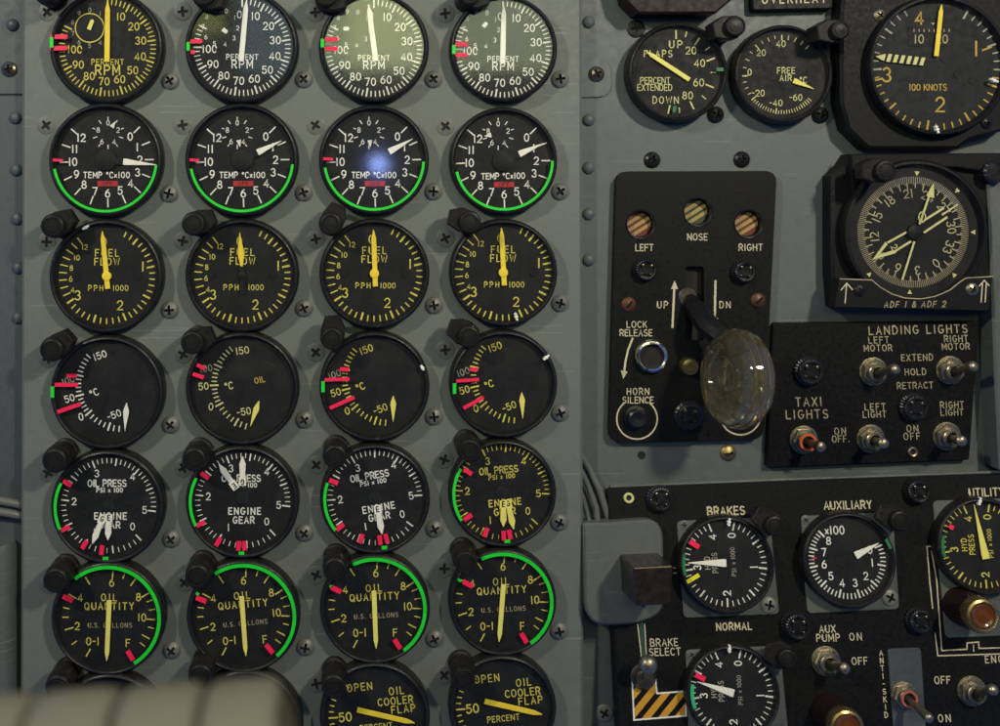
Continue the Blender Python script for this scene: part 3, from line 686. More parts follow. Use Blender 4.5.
WHO = {0: ('the yellow lettered RPM gauge', 'the second RPM gauge', 'the RPM gauge with the left-leaning needle', 'the fourth RPM gauge'),
       2: ('the paint-chipped fuel flow gauge', 'the black-hubbed fuel flow gauge', 'the third, clean-rimmed fuel flow gauge', 'the paint-dabbed fuel flow gauge'),
       3: ('the white numbered Celsius gauge', 'the Celsius gauge marked OIL', 'the third Celsius gauge', 'the Celsius gauge at the panel edge'),
       4: ('the first oil pressure gauge', 'the oil pressure gauge with raised needles', 'the oil pressure gauge with one visible needle', 'the yellow oil pressure gauge'),
       5: ('the first oil quantity gauge', 'the second oil quantity gauge', 'the third oil quantity gauge', 'the last oil quantity gauge'),
       6: ('the oil cooler gauge behind the lever gap', 'the half hidden oil cooler gauge', 'the left clear oil cooler gauge', 'the oil cooler gauge at the panel edge')}
LP = {0: ((44, -9), (203, -6), (326, -5), (470, -6)), 2: ((52, 226), (193, 224), (330.5, 224), (470, 222.5)), 3: ((51, 350), (192, 343), (332, 339), (469, 337)),
      4: ((54, 461), (194, 460), (335, 457), (470, 451)), 5: ((55, 581), (197, 577), (335, 570), (466, 563)), 6: ((57, 688), (200, 677), (333.5, 687), (464, 680))}
HD = {0: (10, -20, -20, -10), 2: (25, 15, 62, 160), 3: (35, 15, 85, 150)}
for row, pts in LP.items():
    for c, (x, y) in enumerate(pts):
        st = 'hooded' if row in HD else 'round'
        post_lamp(PA, x, y, f'{st} black post lamp at the corner of {WHO[row][c]}', LG, HD[row][c] if row in HD else None, r=12.4 - c * .25 - (.6 if row in HD else 0))

# ------------------------------------------------------------------ upper right instruments
g = Gauge(PB, 678.5, 72, 50, 'round flaps percent gauge with yellow needle pointing up-left', 'cream', depth=20)
for x, y, b in ((678, 34, 1), (688, 33.5, 0), (699, 41, 1), (709.6, 48, 0), (712.7, 59, 1), (715.6, 72, 0), (711.6, 85.5, 1), (706, 97, 0), (694, 104.7, 1), (681.4, 110, 0), (671, 109, 1)):
    v = Vector((x - 678.5, 72 - y)); a = math.degrees(math.atan2(v.x, v.y)); r = v.length; g.tick(a, r - (3.6 if b else 2.4), r + (4 if b else 2.4), 1.6 if b else 1.1)
for s_, x, y, h in (('UP', 677.7, 43.6, 7), ('20', 693, 49.8, 7), ('40', 701.7, 62.4, 7), ('60', 700.8, 82, 7), ('80', 689.6, 95, 7), ('DOWN', 667.5, 99.6, 6.6), ('FLAPS', 660, 53, 6.4), ('PERCENT', 657, 80, 6), ('EXTENDED', 656.5, 87, 6)):
    g.t(s_, x - 678.5, y - 72, h, w=.8 if len(s_) > 5 else None, fit={'FLAPS': 28, 'PERCENT': 29.5, 'EXTENDED': 34.5, 'DOWN': 25.5, 'UP': 12.5}.get(s_))
g.needle((12.5, 7.4), (-31.5, -21.3), 4.6, M['needlec'], 1, 'pen')
g.bar(42, -2.5, 7, 3.5, 'dgreen', 0, 'range_mark'); g.bar(-3.5, 37, 6, 3, 'dgreen', 75, 'range_mark')
g.finish(); g.screws((636, 29), (716.7, 114.6), M['screwdark'])
post_lamp(PB, 736, 26, 'angled dark lamp between the flaps gauge and the free air gauge', 'dark lamps on the rear panel', hood=185, r=10.5, ln=46)

g = Gauge(PB, 784.5, 74, 49.5, 'small free air temperature gauge with a tiny yellow pointer', 'cream', depth=20)
AF = [(40, 360), (20, 318), (0, 268), (-20, 230), (-40, 189), (-60, 148)]
for (v0, a0), (v1, a1) in zip(AF, AF[1:]):
    nn = 4 if v0 > -10 else 10
    for j in range(nn): a = a0 + (a1 - a0) * j / nn; g.tick(a, 34.6 if j == 0 else (36.6 if j % 2 else 36), 39.5, 1.3 if j == 0 else .8)
for a in (370, 381, 392, 403, 148, 144, 140, 136, 132): g.tick(a, 35.5, 39.5, .9)
for s_, x, y in (('40', 783.5, 43), ('20', 763.6, 52), ('0', 752, 71.6), ('-20', 760.5, 92.6), ('-40', 778.4, 102.5), ('-60', 798.4, 97)): g.t(s_, x - 784.5, y - 74, 6)
g.disc(3.5, 0, 14, M['subdial'], .5); g.topd += .5
g.t('FREE', 4, -4, 5.8, fit=17.5); g.t('AIR', 3.6, 3.4, 5.8, fit=11.5); g.topd -= .5; g.t('oC', 21.5, 5.5, 6)
g.needle((11, 6), (31.5, 14.8), 5.2, M['needlec'], 1, 'wedge')
g.finish(); g.screws(None, (821.6, 115), M['screwdark'])
post_lamp(PB, 841, 30, 'dark lamp at the upper right of the free air gauge', 'dark lamps on the rear panel', hood=180, r=9.5, ln=48)

def case_thing(name, px, py, label, outline, d0, d1, m, bev=3, cat='gauge'):
    rt = Root(PB, px, py, d1); e = thing(name, rt, label, cat)
    mb = MB(); mb.prism([rt.loc(x, y, d1) for x, y in outline], d0, d1, m, bev=bev); mb.build('case', e); return rt, e

# airspeed
class Inst(Gauge):
    def __init__(s, rt, e, cx, cy, R, ink, z, face='dial', rot=0):
        s.root = rt; s.e = e; s.cx, s.cy = cx, cy; s.seat = z
        c = rt.loc(cx, cy, z); s.off = Vector(c); s.k = (D + 22 - z) / D; s.R = R * s.k; s.ink = M[ink]; s.rot = rot; s.dep = 14; s.z = z; s.dd = z + 5; s.gd = z + 11; s.topd = s.dd + .45; s.nd = s.dd + 1.2
        s.db = MB(); s.db.lathe([(s.R * .97, z), (s.R * .97, s.dd)], M[face], seg=72)
        b = MB(); b.lathe([(s.R * 1.03, z - .3), (s.R * 1.03, z + 9), (s.R * 1.0, z + 12), (s.R * .97, z + 12.4), (s.R * .95, z + 10), (s.R * .94, z + 2.2)], M['case'], seg=80, cap1=False); s.b = b
    def finish(s, glass=True):
        parts = [s.db.build('dial', s.e), s.b.build('bezel', s.e)]
        if glass:
            g = MB(); g.lathe([(s.R * .955, s.gd - 1.4), (s.R * .955, s.gd)], M['glass'], seg=64, cap0=True); g.build('glass', s.e)
        for o in s.e.children:
            if o.name.split('.')[0] in ('dial', 'bezel', 'glass', 'needle', 'limit_mark', 'range_mark', 'range_arc', 'paint_mark', 'hub', 'counter', 'plate_hub', 'striped_needle', 'single_pointer', 'double_pointer') and 'fix' not in o:
                for v in o.data.vertices: v.co.x += s.off.x * S; v.co.y += s.off.y * S
                for ch in o.children:
                    for v in ch.data.vertices: v.co.x += s.off.x * S; v.co.y += s.off.y * S
rt, e = case_thing('gauge', 925, 68, 'large airspeed gauge in knots in an eight sided black case', [(846, -40), (841, 20), (841, 101), (848, 129), (868, 149), (958, 149), (970, 140), (1004, 131), (1040, 100), (1040, -40)], -1, 24, M['case'])
g = Inst(rt, e, 933, 67, 68, 'gold', 24, 'dialgrey')
for i in range(40):
    a = 30 + i * 7.9
    if a > 332: break
    g.tick(a, 55 if i % 5 == 0 else 58, 63, 2.0 if i % 5 == 0 else 1.4, M['gold'] if 95 < a < 262 else M['dim'])
for s_, x, y, h in (('4', 916.5, 19, 12), ('2', 937, 105, 14), ('3', 884, 75.5, 13.5), ('1', 972.8, 49.5, 14)): g.t(s_, x - 933, y - 67, h, w=1.9)
g.tick(71, 49, 58, 1.6); g.tick(257, 55, 63, 1.8)
g.t('100 KNOTS', -8, 21, 6, fit=37)
mb = MB(); mb.prism([(-27.5, 20), (18, 20), (18, 40), (-27.5, 40)], g.dd, g.dd + .5, M['subdial'])
mb.text('10', -17, 27, 8, M['tan'], g.dd + .6, w=1.2); mb.text('20', 5.5, 27, 8, M['tan'], g.dd + .6, w=1.2)
for i in range(8): mb.stroke([(-22 + i * 5, 34.5), (-22 + i * 5, 36.5)], 1.1, g.dd + .6, M['tan'])
mb.face([(-5, 43, g.dd + .6), (-3, 40.6, g.dd + .6), (-1, 43, g.dd + .6)], M['dim']); mb.build('counter', e)
for x, y in ((9, -8), (22, 8), (37, 14)): g.disc(x, y, 4.5, M['dial'], .7)
nd = g.needle((-12, -4.2), (-61.5, -9.5), 9, M['dial'], 0, 'bar', name='striped_needle')
b = Vector((-12, 4.2)) * g.k; q = Vector((-61.5, 9.5)) * g.k; ax = (q - b).normalized(); nx = Vector((-ax.y, ax.x)); st = MB()
for i in range(6):
    t0 = i * 6.6 + .5; h = 4.0
    st.face([tuple(b + ax * (t0 + 1.2) + nx * h) + (g.nd + 1.3,), tuple(b + ax * (t0 + 4.9) + nx * h) + (g.nd + 1.3,), tuple(b + ax * (t0 + 3.2) - nx * h) + (g.nd + 1.3,), tuple(b + ax * (t0 - .5) - nx * h) + (g.nd + 1.3,)], M['cream'])
st.face([tuple(b + ax * 40.5 + nx * 3.6) + (g.nd + 1.3,), tuple(q) + (g.nd + 1.3,), tuple(b + ax * 39.5 - nx * 3.6) + (g.nd + 1.3,)], M['cream'])
st.build('stripe', nd)
g.needle((-1.3, -9.5), (4, -61), 4.6, M['needley'], 2, 'pen')
g.dab(-3, 63.5, -70, 8); g.dab(53.5, 15, -25, 8)
g.finish()
screw(e, rt.loc(881, 15, 27), 6, 24, M['nickel'], high=.4); screw(e, rt.loc(988, 123, 27), 6, 24, M['screwdark'], high=.5)

# radio compass
rt, e = case_thing('gauge', 915, 235, 'square radio compass dial with two pointers above the ADF plate', [(851, 154), (1012, 153), (1010, 240), (996, 312), (835, 308), (832, 272), (832, 176), (843, 166)], -1, 22, M['case'])
for o_ in e.children: pass
mb = MB(); mb.prism([rt.loc(x, y, 30) for x, y in ((851, 154), (1012, 153), (1012, 176), (960, 168), (890, 166), (862, 176), (852, 200))], 22, 30, M['case'], bev=1.5); mb.build('top_flange', e)
g = Inst(rt, e, 910, 232, 70, 'olive', 22, 'dial')
g.dd += 0
for i in range(180):
    a = i * 2 + 1; g.tick(a, 48.5 if i % 5 else 47, 55, .62, M['tan'] if 60 < a < 330 else M['dim'])
for i in range(36):
    a = i * 10 + 3; g.tick(a, 42.5 if i % 3 else 44, 49, 1.1)
for v in range(12):
    a = v * 30 - 217; p = pol(a, 38.5); g.t(str(v * 3), p[0], -p[1], 8, rot=-a, w=1.15)
for a, r_ in ((4, 58.5), (47, 60), (90, 60), (136, 59), (183, 59.5), (226, 60)):
    p = Vector(pol(a, r_)); n_ = Vector(pol(a, 1)); tt = Vector((n_.y, -n_.x)); g.db.face([tuple((p - n_ * 2.6)) + (g.topd,), tuple(p + n_ * 2 - tt * 2.4) + (g.topd,), tuple(p + n_ * 2 + tt * 2.4) + (g.topd,)][::-1], M['cream'])
def pointer(strokes, name, lev, m, heads):
    mb = MB()
    for pts, w in strokes:
        for a_, b_ in zip(pts, pts[1:]):
            a_ = Vector((a_[0], -a_[1])) * g.k; b_ = Vector((b_[0], -b_[1])) * g.k; ax = (b_ - a_).normalized(); nx = Vector((-ax.y, ax.x)) * w / 2
            mb.prism([tuple(a_ - nx), tuple(b_ - nx), tuple(b_ + nx), tuple(a_ + nx)], g.nd + lev, g.nd + lev + .8, m)
            lev += .03
    for tri in heads: mb.prism([(x * g.k, -y * g.k) for x, y in tri], g.nd + lev, g.nd + lev + .9, m)
    return mb, mb.build(name, e)
mb, o = pointer([([(-7, 0), (-26, 10.5)], 2.0), ([(-2.5, 9), (-19.5, 19.5)], 2.0), ([(6, -9), (30, -24)], 2.0), ([(10, .5), (33.5, -15)], 2.0), ([(28, -17), (44, -27.5)], 1.4)], 'double_pointer', 0, M['cream'],
        [[(-41, 27.5), (-28, 9.5), (-26, 12), (-35, 23)], [(-41, 27.5), (-35, 23), (-20, 17.5), (-17.5, 20.5)]])
mb, o2 = pointer([([(5, -8), (17, -43)], 2.0), ([(0, 9), (-12, 47)], 1.8)], 'single_pointer', 1.6, M['cream'], [[(19, -49), (11.5, -36), (19.5, -34)]])
t_ = MB(); t_.db = None
t_.text('1', 7.2, 15, 6, M['cream'], g.nd + 3.1, rot=-18); t_.stroke([(7.2 + 3.4 * math.cos(R_(a)), 15 + 5.2 * math.sin(R_(a))) for a in range(0, 361, 20)], 1, g.nd + 3.1, M['cream'])
t_.text('2', -20.5, -14.5, 6, M['cream'], g.nd + 3.1, rot=-60)
for v_ in range(len(t_.v)): pass
t_.build('pointer_number', o2)
hb = MB(); hb.lathe([(7, g.dd), (7, g.nd + 3.5), (5.5, g.nd + 4.3)], M['dial'], seg=28); hb.build('hub', e)
g.finish()
mb = MB()
low = [(840, 279), (872, 280), (880, 287), (892, 294), (905, 298), (920, 299), (935, 296.5), (950, 290), (960, 282), (966, 278), (993, 276.5), (989, 311), (835, 307.5)]
mb.prism([rt.loc(x, y, 36) for x, y in low], 21.5, 36, M['case'], bev=.8)
mb.stroke([rt.loc(x, y, 36.2) for x, y in low[:11]], 1.0, 36.15, M['tan'])
mb.text('ADF 1 & ADF 2', *rt.loc(915, 304.3, 36), 5.6, M['tan'], 36.3, shear=.2, fit=60, rot=.5)
for pts in ([(846.5, 284), (845, 303)], [(841, 290), (846.7, 283.2), (852.4, 289.6)], [(982.3, 284), (981, 302)], [(986.3, 284), (985.2, 302)], [(979.3, 286), (984.4, 280.4), (989, 285.6)]):
    mb.stroke([rt.loc(x, y, 36.2) for x, y in pts], 1.2, 36.2, M['legend'])
pl = mb.build('legend_plate', e)
screw(pl, rt.loc(860.6, 290.5, 38), 6, 36, M['screwdark'], high=.5); screw(pl, rt.loc(973, 289.5, 38), 6.5, 36, M['nickel'], high=.5)
screw(e, rt.loc(864, 189, 31), 5.5, 22, M['nickel'], high=.5)
mb = MB(); mb.lathe([(12, 22), (12, 34), (10, 36)], M['capblack'], c=rt.loc(995, 172, 34), seg=36, knurl=18, kd=.8); mb.build('knob', e)
post_lamp(PB, 886.5, 171, 'dark lamp on the top flange of the radio compass', 'dark lamps on the rear panel', hood=175, r=10.5, ln=40, seat=28)

# top edge: instrument case and sign
rt = Root(PB, 678, 0, 30)
mb = MB(); mb.prism([rt.loc(x, y, 30) for x, y in ((618, -30), (626, 1), (638, 13.5), (716, 13.5), (732, 0), (738, -30))], -1, 30, M['maroon'], bev=2)
solo(mb, 'instrument_case', rt, 'dark reddish instrument case cut off by the top of the picture, above the flaps gauge', 'instrument')
rt = Root(PB, 792, 0, 12); e = thing('sign', rt, 'small black OVERHEAT sign at the top edge above the free air gauge', 'sign')
mb = MB(); mb.prism(rpoly([rt.loc(x, y, 12) for x, y in ((752, -26), (833, -27), (833, 8.5), (753, 10.5))], 3), -1, 12, M['panelblack'], bev=1)
mb.text('OVERHEAT', *rt.loc(794, -.8, 12), 7.6, M['legend'], 12.2, fit=64, w=1.3, rot=1); mb.build('plate', e)

# ------------------------------------------------------------------ landing gear panel
def lamp_cap(plane, px, py, r, label, seat=0, h=9, group='black lamp caps on the black panels'):
    rt = Root(plane, px, py, h + seat)
    mb = MB(); z = seat
    mb.lathe([(r, z - .2), (r, z + h * .35), (r * .86, z + h * .55), (r * .84, z + h * .9), (r * .74, z + h), (r * .62, z + h * .97), (r * .58, z + h * .75), (.01, z + h * .72)], M['capblack'], seg=72, knurl=24, kd=.7)
    for a in (40, 130, 220, 310): mb.lathe([(r * .11, z + h * .7), (r * .11, z + h * 1.02), (r * .05, z + h * 1.06)], M['steel'] if a in (40, 130) else M['capblack'], c=(r * .5 * math.cos(R_(a)), r * .5 * math.sin(R_(a))), seg=10)
    mb.prism([(-r * .34, -r * .4), (r * .34, -r * .4), (r * .34, r * .3), (-r * .34, r * .3)], z + h * .6, z + h * .9, M['capblack'], bev=.6)
    return solo(mb, 'lamp_cap', rt, label, 'lamp cap', group)
rt = Root(PB, 695, 305); TH = 9.0
e = thing('landing_gear_console', rt, 'tall black landing gear panel with UP and DN arrows and rounded corners', 'panel')
Lp = lambda x, y, h=TH: rt.loc(x, y, h)
outer = rpoly([Lp(x, y) for x, y in ((616.5, 171.5), (777, 171), (763.5, 439.5), (609, 443))], 13, 6)
ind = [(640.6, 224.5, 'left'), (697.5, 212, 'nose'), (748.3, 223.8, 'right')]
slot = rrect(*Lp(685.5, 341), *Lp(704, 266.5), 3)
mb = MB()
holes = [circ(*Lp(x, y), 13.6) for x, y, _ in ind] + [slot]
if sum(outer[i][0] * outer[(i + 1) % len(outer)][1] - outer[(i + 1) % len(outer)][0] * outer[i][1] for i in range(len(outer))) < 0: outer.reverse()
mb.holed(outer, holes, .3, TH, M['panelblack'])
mb.stroke([(x * .965 + (.0), y * .978) for x, y in outer] + [(outer[0][0] * .965, outer[0][1] * .978)], .5, TH + .05, M['case'])
TT = TH + .2
def leg(txt, x, y, h=6.4, m=M['legend'], rot=0, **k): mb.text(txt, *Lp(x, y, TT), h, m, TT, rot=rot, **k)
leg('LEFT', 644.4, 247.6, fit=17.5); leg('NOSE', 697.5, 237, fit=20); leg('RIGHT', 750.6, 247.4, fit=23.5); leg('UP', 662.6, 304.8, fit=10.2); leg('DN', 725, 304.8, fit=10.5)
leg('LOCK', 636.8, 324.4, 6.2, fit=20); leg('RELEASE', 636, 332.8, 6.2, fit=32.5); leg('HORN', 638, 391.4, 6.2, fit=22); leg('SILENCE', 638, 400, 6.2, fit=31)
def ln(pts, w=2.0, m=M['legend']): mb.stroke([Lp(x, y, TT) for x, y in pts], w, TT, m)
ln([(672.4, 327), (674.4, 286)], 2.2); mb.prism([Lp(671, 289, TT), Lp(678, 289, TT), Lp(674.6, 280.5, TT)], TT - .2, TT + .1, M['legend'])
ln([(715.4, 281), (714.7, 319)], 2.2); mb.prism([Lp(711.2, 318, TT), Lp(718.2, 318, TT), Lp(714.5, 325.5, TT)], TT - .2, TT + .1, M['legend'])
ln([(632.5, 338.5), (628, 350), (625.3, 362), (624.2, 372)], 2.0); mb.prism([Lp(620.8, 370.5, TT), Lp(627.5, 371.5, TT), Lp(623.3, 379, TT)], TT - .2, TT + .1, M['legend'])
for cx, cy, a0, a1 in ((637, 418.8, 128, 410), (740.5, 414.5, 180, 372)):
    ln([(cx + 20.3 * math.cos(R_(a)), cy - 20.3 * math.sin(R_(a))) for a in rng(a0, a1, 24)], 1.5)
mb.build('faceplate', e)
mb = MB(); q = [Lp(x, y, 0) for x, y in ((618, 178), (772, 178), (760, 434), (613, 436))]
mb.face([(x, y, .25) for x, y in q], M['recess']); mb.build('backing', e)
for x, y in ((629, 304.5), (758.6, 300.5)): screw(e, Lp(x, y, TH + 2), 7.6, TH, M['rust'], high=.5, slot=True, name='screw')
for x, y in ((653, 160), (743, 159.5)): screw(e, rt.loc(x, y, 4), 8.4, 0, M['screwdark'], high=.6, name='screw')
for k, (x, y, nm) in enumerate(ind):
    r2 = Root(PB, x, y, TH)
    lab = {'left': 'red striped gear indicator above the word LEFT', 'nose': 'green striped gear indicator above the word NOSE', 'right': 'red striped gear indicator above the word RIGHT'}[nm]
    q = thing('gear_indicator', r2, lab, 'indicator', 'striped gear position indicators')
    f = MB(); z = 1.0; rr = 12.6
    f.lathe([(rr, .35), (rr, z)], M['stripegreen'] if nm == 'nose' else M['stripered'], seg=36)
    for i in range(-3, 4):
        o = i * 6.2; u = Vector((math.cos(R_(32)), math.sin(R_(32)))); n = Vector((-u.y, u.x)); w = 1.75
        def ch(t): return math.sqrt(max(0, rr * rr * .96 - t * t))
        a, b_ = ch(o - w), ch(o + w)
        if a > .5 and b_ > .5: f.face([tuple(u * -a + n * (o - w)) + (z + .1,), tuple(u * a + n * (o - w)) + (z + .1,), tuple(u * b_ + n * (o + w)) + (z + .1,), tuple(u * -b_ + n * (o + w)) + (z + .1,)], M['striped'])
    f.build('face', q)
    f = MB(); f.lathe([(13.5, .4), (13.5, TH + .6), (14.6, TH + 1.1), (15.2, TH + .1)], M['capblack'], seg=40, cap1=False); f.build('rim', q)
lamp_cap(PB, 647, 270, 12.5, 'black lamp cap below the LEFT gear indicator', seat=TH)
lamp_cap(PB, 746, 272, 12.5, 'black lamp cap below the RIGHT gear indicator', seat=TH)
lamp_cap(PB, 690.5, 416.5, 15, 'wide black cap beside the clear wheel, low on the gear panel', seat=TH, h=7)
r2 = Root(PB, 652.3, 356.8, TH + 6); mb = MB()
mb.lathe([(17, TH - .2), (17, TH + 4), (15.6, TH + 6.4), (14, TH + 6.8), (12.6, TH + 5.6), (12.2, TH + .6)], M['chrome'], seg=48, cap1=False)
mb.lathe([(12.3, TH), (12.3, TH + .7), (9, TH + .8), (4, TH + 1.4)], M['recess'], seg=40)
solo(mb, 'lock_release_button', r2, 'chrome ringed lock release button', 'button')
r2 = Root(PB, 637.5, 419, TH + 8); mb = MB()
mb.lathe([(12, TH - .2), (12, TH + 2), (9.5, TH + 2.6), (9, TH + 8), (7.4, TH + 9.2), (3, TH + 8.4), (.1, TH + 8.2)], M['capblack'], seg=40)
solo(mb, 'horn_silence_button', r2, 'black horn silence button inside a white ring', 'button')
r2 = Root(PB, 690.7, 367, TH + 10); mb = MB()
mb.lathe([(9, TH - .2), (9, TH + 7), (8, TH + 9.4), (5, TH + 10.6), (2, TH + 10.2), (.1, TH + 10.2)], M['brass'], seg=36)
solo(mb, 'brass_button', r2, 'small round brass button left of the clear wheel', 'button')

# gear lever with clear wheel
r2 = Root(PB, 692, 300, 0); e = thing('gear_lever', r2, 'landing gear lever with a yellowed clear plastic wheel for a knob', 'lever')
HW = 78
wc = Vector((*r2.loc(736.5, 378.5, HW), HW))
mb = MB(); p0 = Vector((*r2.loc(690, 299, 10), 4)); p1 = Vector((*r2.loc(708, 326, 38), 38)); p2 = wc + Vector((10, 20, -16))
mb.tube([p0, p0.lerp(p1, .35), p1, p1.lerp(p2, .6), p2], [8, 10, 11.5, 11.5, 9], M['case'], seg=8)
mb.build('arm', e)
mb = MB(); mb.lathe([(9.5, 0), (9.5, 9.5), (8.5, 10.5)], M['steel'], c=r2.loc(688, 297, 10), seg=36); mb.build('pivot_disc', e)
ax = Vector((-.965, .10, .235)).normalized(); xx = Vector((0, 1, 0)); xx = (xx - ax * xx.dot(ax)).normalized(); yy = ax.cross(xx)
mw = Matrix((xx, yy, ax)).transposed().to_4x4(); mw.translation = wc
prof = [(r_ * .93, z_ * .93) for r_, z_ in [(.1, -13), (9, -13), (10.5, -15), (20, -15.6), (22, -17.6), (33, -18.2), (41, -16), (46, -12.4), (47.6, -10.2), (46.9, -9.6), (48.6, -9), (50, -4.0), (49, -3.6), (50.3, -3), (50.3, 3), (49, 3.6), (50, 4), (48.6, 9), (46.9, 9.6), (47.6, 10.2), (46, 12.4), (41, 16), (33, 18.2), (22, 17.6), (20, 15.6), (10.5, 15), (9, 13), (.1, 13)]]
mb = MB(); mb.lathe(prof, M['acrylic'], seg=72, mtx=mw, cap0=True, cap1=True); wh = mb.build('wheel', e)
def torus(mb, R, r, z, m, seg=72):
    rings = []
    for j in range(8):
        b = 2 * math.pi * j / 8
        rings.append([mw @ Vector(((R + r * math.cos(b)) * math.cos(2 * math.pi * i / seg), (R + r * math.cos(b)) * math.sin(2 * math.pi * i / seg), z + r * math.sin(b))) for i in range(seg)])
    mb.grid(rings + [rings[0]], m)
for R_g, z in ((43.7, -9.0), (45.8, -3.4), (45.8, 3.4), (43.7, 9.0)):
    t = MB(); torus(t, R_g, .75, z, M['acrylicline']); t.build('tread_groove', wh)
t = MB(); torus(t, 19.5, .7, 15.6, M['acrylicline']); torus(t, 9.3, .7, 13.4, M['acrylicline']); t.build('hub_ring', wh)

# ------------------------------------------------------------------ toggle switches
TG = 'bat handle toggle switches'
def toggle(plane, px, py, tx, ty, label, seat=0, r=13.2, ring=None, nutm='nickel', h=36):
    rt = Root(plane, px, py, seat + 6); e = thing('toggle_switch', rt, label, 'switch', TG); z = seat
    n = MB(); a0 = random.uniform(0, 60)
    n.lathe([(r * 1.08, z - .2), (r * 1.08, z + 1.6), (r, z + 1.9)], M[nutm], seg=36)
    hexp = [(r * .98 * math.cos(R_(a0 + 60 * i)), r * .98 * math.sin(R_(a0 + 60 * i))) for i in range(6)]
    n.prism(hexp, z + 1.8, z + 7, M[nutm], bev=1.0)
    n.build('nut', e)
    b = MB(); b.lathe([(r * .70, z + 6.5), (r * .70, z + 11), (r * .62, z + 12), (r * .46, z + 12), (r * .42, z + 8.5)], M[nutm], seg=32, cap1=False)
    b.lathe([(r * .66, z + 8.2), (r * .3, z + 8.6)], M['recess'], seg=28); b.build('bushing', e)
    if ring:
        b = MB(); b.lathe([(r * .66, z + 11.8), (r * .66, z + 12.6), (r * .50, z + 12.6), (r * .48, z + 9)], M[ring], seg=32, cap1=False); b.build('colour_ring', e)
    tip = Vector((*rt.loc(tx, ty, seat + h), z + h)); p0 = Vector((0, 0, z + 7))
    l = MB(); ts = [0, .25, .6, .84, .93, .98, 1.0]; rs = [3.2, 3.3, 4.3, 5.2, 5.0, 3.6, 1.2]
    l.tube([p0.lerp(tip, t) for t in ts], [q * r / 13.2 for q in rs], M['nickel'] if nutm != 'rustn' else M['nickel'], seg=18); l.build('lever', e)
    return e

# ------------------------------------------------------------------ landing light panel
rt = Root(PB, 872, 395); e = thing('light_switch_panel', rt, 'black landing lights and taxi lights switch panel', 'panel')
Lp = lambda x, y, h=TH: rt.loc(x, y, h)
mb = MB(); mb.prism(rpoly([Lp(x, y) for x, y in ((774, 323.4), (979.5, 321.5), (969.5, 460), (767, 468))], 3), -.5, TH, M['panelblack'], bev=1)
TT = TH + .2
for txt, x, y, h, w in (('LANDING LIGHTS', 918, 329.6, 8, 99), ('LEFT', 878.6, 340, 6.2, 20), ('MOTOR', 878, 348, 6.2, 28), ('RIGHT', 956, 338.6, 6.2, 23.5), ('MOTOR', 955.7, 346.4, 6.2, 27.5), ('EXTEND', 917, 357.4, 6.2, 31.5),
                        ('HOLD', 915.4, 371.8, 6.2, 21), ('RETRACT', 915, 385.4, 6.2, 36), ('TAXI', 808.5, 401.7, 8.4, 26), ('LIGHTS', 807, 414.2, 8.4, 42), ('ON', 840, 431, 6.4, 11), ('OFF.', 840.5, 438.8, 6.4, 17),
                        ('LEFT', 875, 406.7, 6.2, 20.5), ('LIGHT', 874.5, 414.2, 6.2, 23), ('RIGHT', 952, 404.8, 6.2, 23.5), ('LIGHT', 952, 412.2, 6.2, 22.5), ('ON', 912.3, 428.4, 6.4, 11), ('OFF', 911.8, 436.2, 6.4, 16)):
    mb.text(txt, *Lp(x, y, TT), h, M['tan'], TT, fit=w, rot=1.2, shear=-.05)
mb.build('faceplate', e)
mb = MB(); mb.lathe([(5, TH - .2), (5, TH + 2.4), (4.2, TH + 3), (2.8, TH + 2.4), (2.6, TH + .4)], M['nickel'], c=Lp(913, 452, TH + 2), seg=28, cap1=False); mb.lathe([(2.7, TH), (2.7, TH + .4)], M['recess'], c=Lp(913, 452, TH + 2), seg=20); mb.build('grommet', e)
toggle(PB, 875.7, 372.3, 897.5, 368.7, 'toggle switch under the words LEFT MOTOR', TH)
toggle(PB, 952.8, 371, 975.5, 365.5, 'toggle switch under the words RIGHT MOTOR', TH)
toggle(PB, 805.8, 441, 822.5, 447.5, 'toggle switch with an orange ring under TAXI LIGHTS', TH, ring='orange')
toggle(PB, 873, 439.8, 884.5, 443.6, 'toggle switch under the words LEFT LIGHT', TH)
toggle(PB, 949.6, 437.3, 962.6, 441, 'toggle switch under the words RIGHT LIGHT', TH)
lamp_cap(PB, 811.8, 372.3, 15, 'black lamp cap above TAXI LIGHTS', seat=TH)
lamp_cap(PB, 917, 408.4, 14.5, 'black lamp cap between LEFT LIGHT and RIGHT LIGHT', seat=TH)

# side post at the right edge
PR = Plane((0, 0, 4)); rt = Root(PR, 1010, 300)
mb = MB(); mb.prism([rt.loc(x, y) for x, y in ((988, 180), (1060, 180), (1060, 470), (1000, 470), (996, 395))], -26, 0, M['plate'], bev=2)
solo(mb, 'side_post', rt, 'grey upright post at the right edge beside the landing lights panel', 'post')

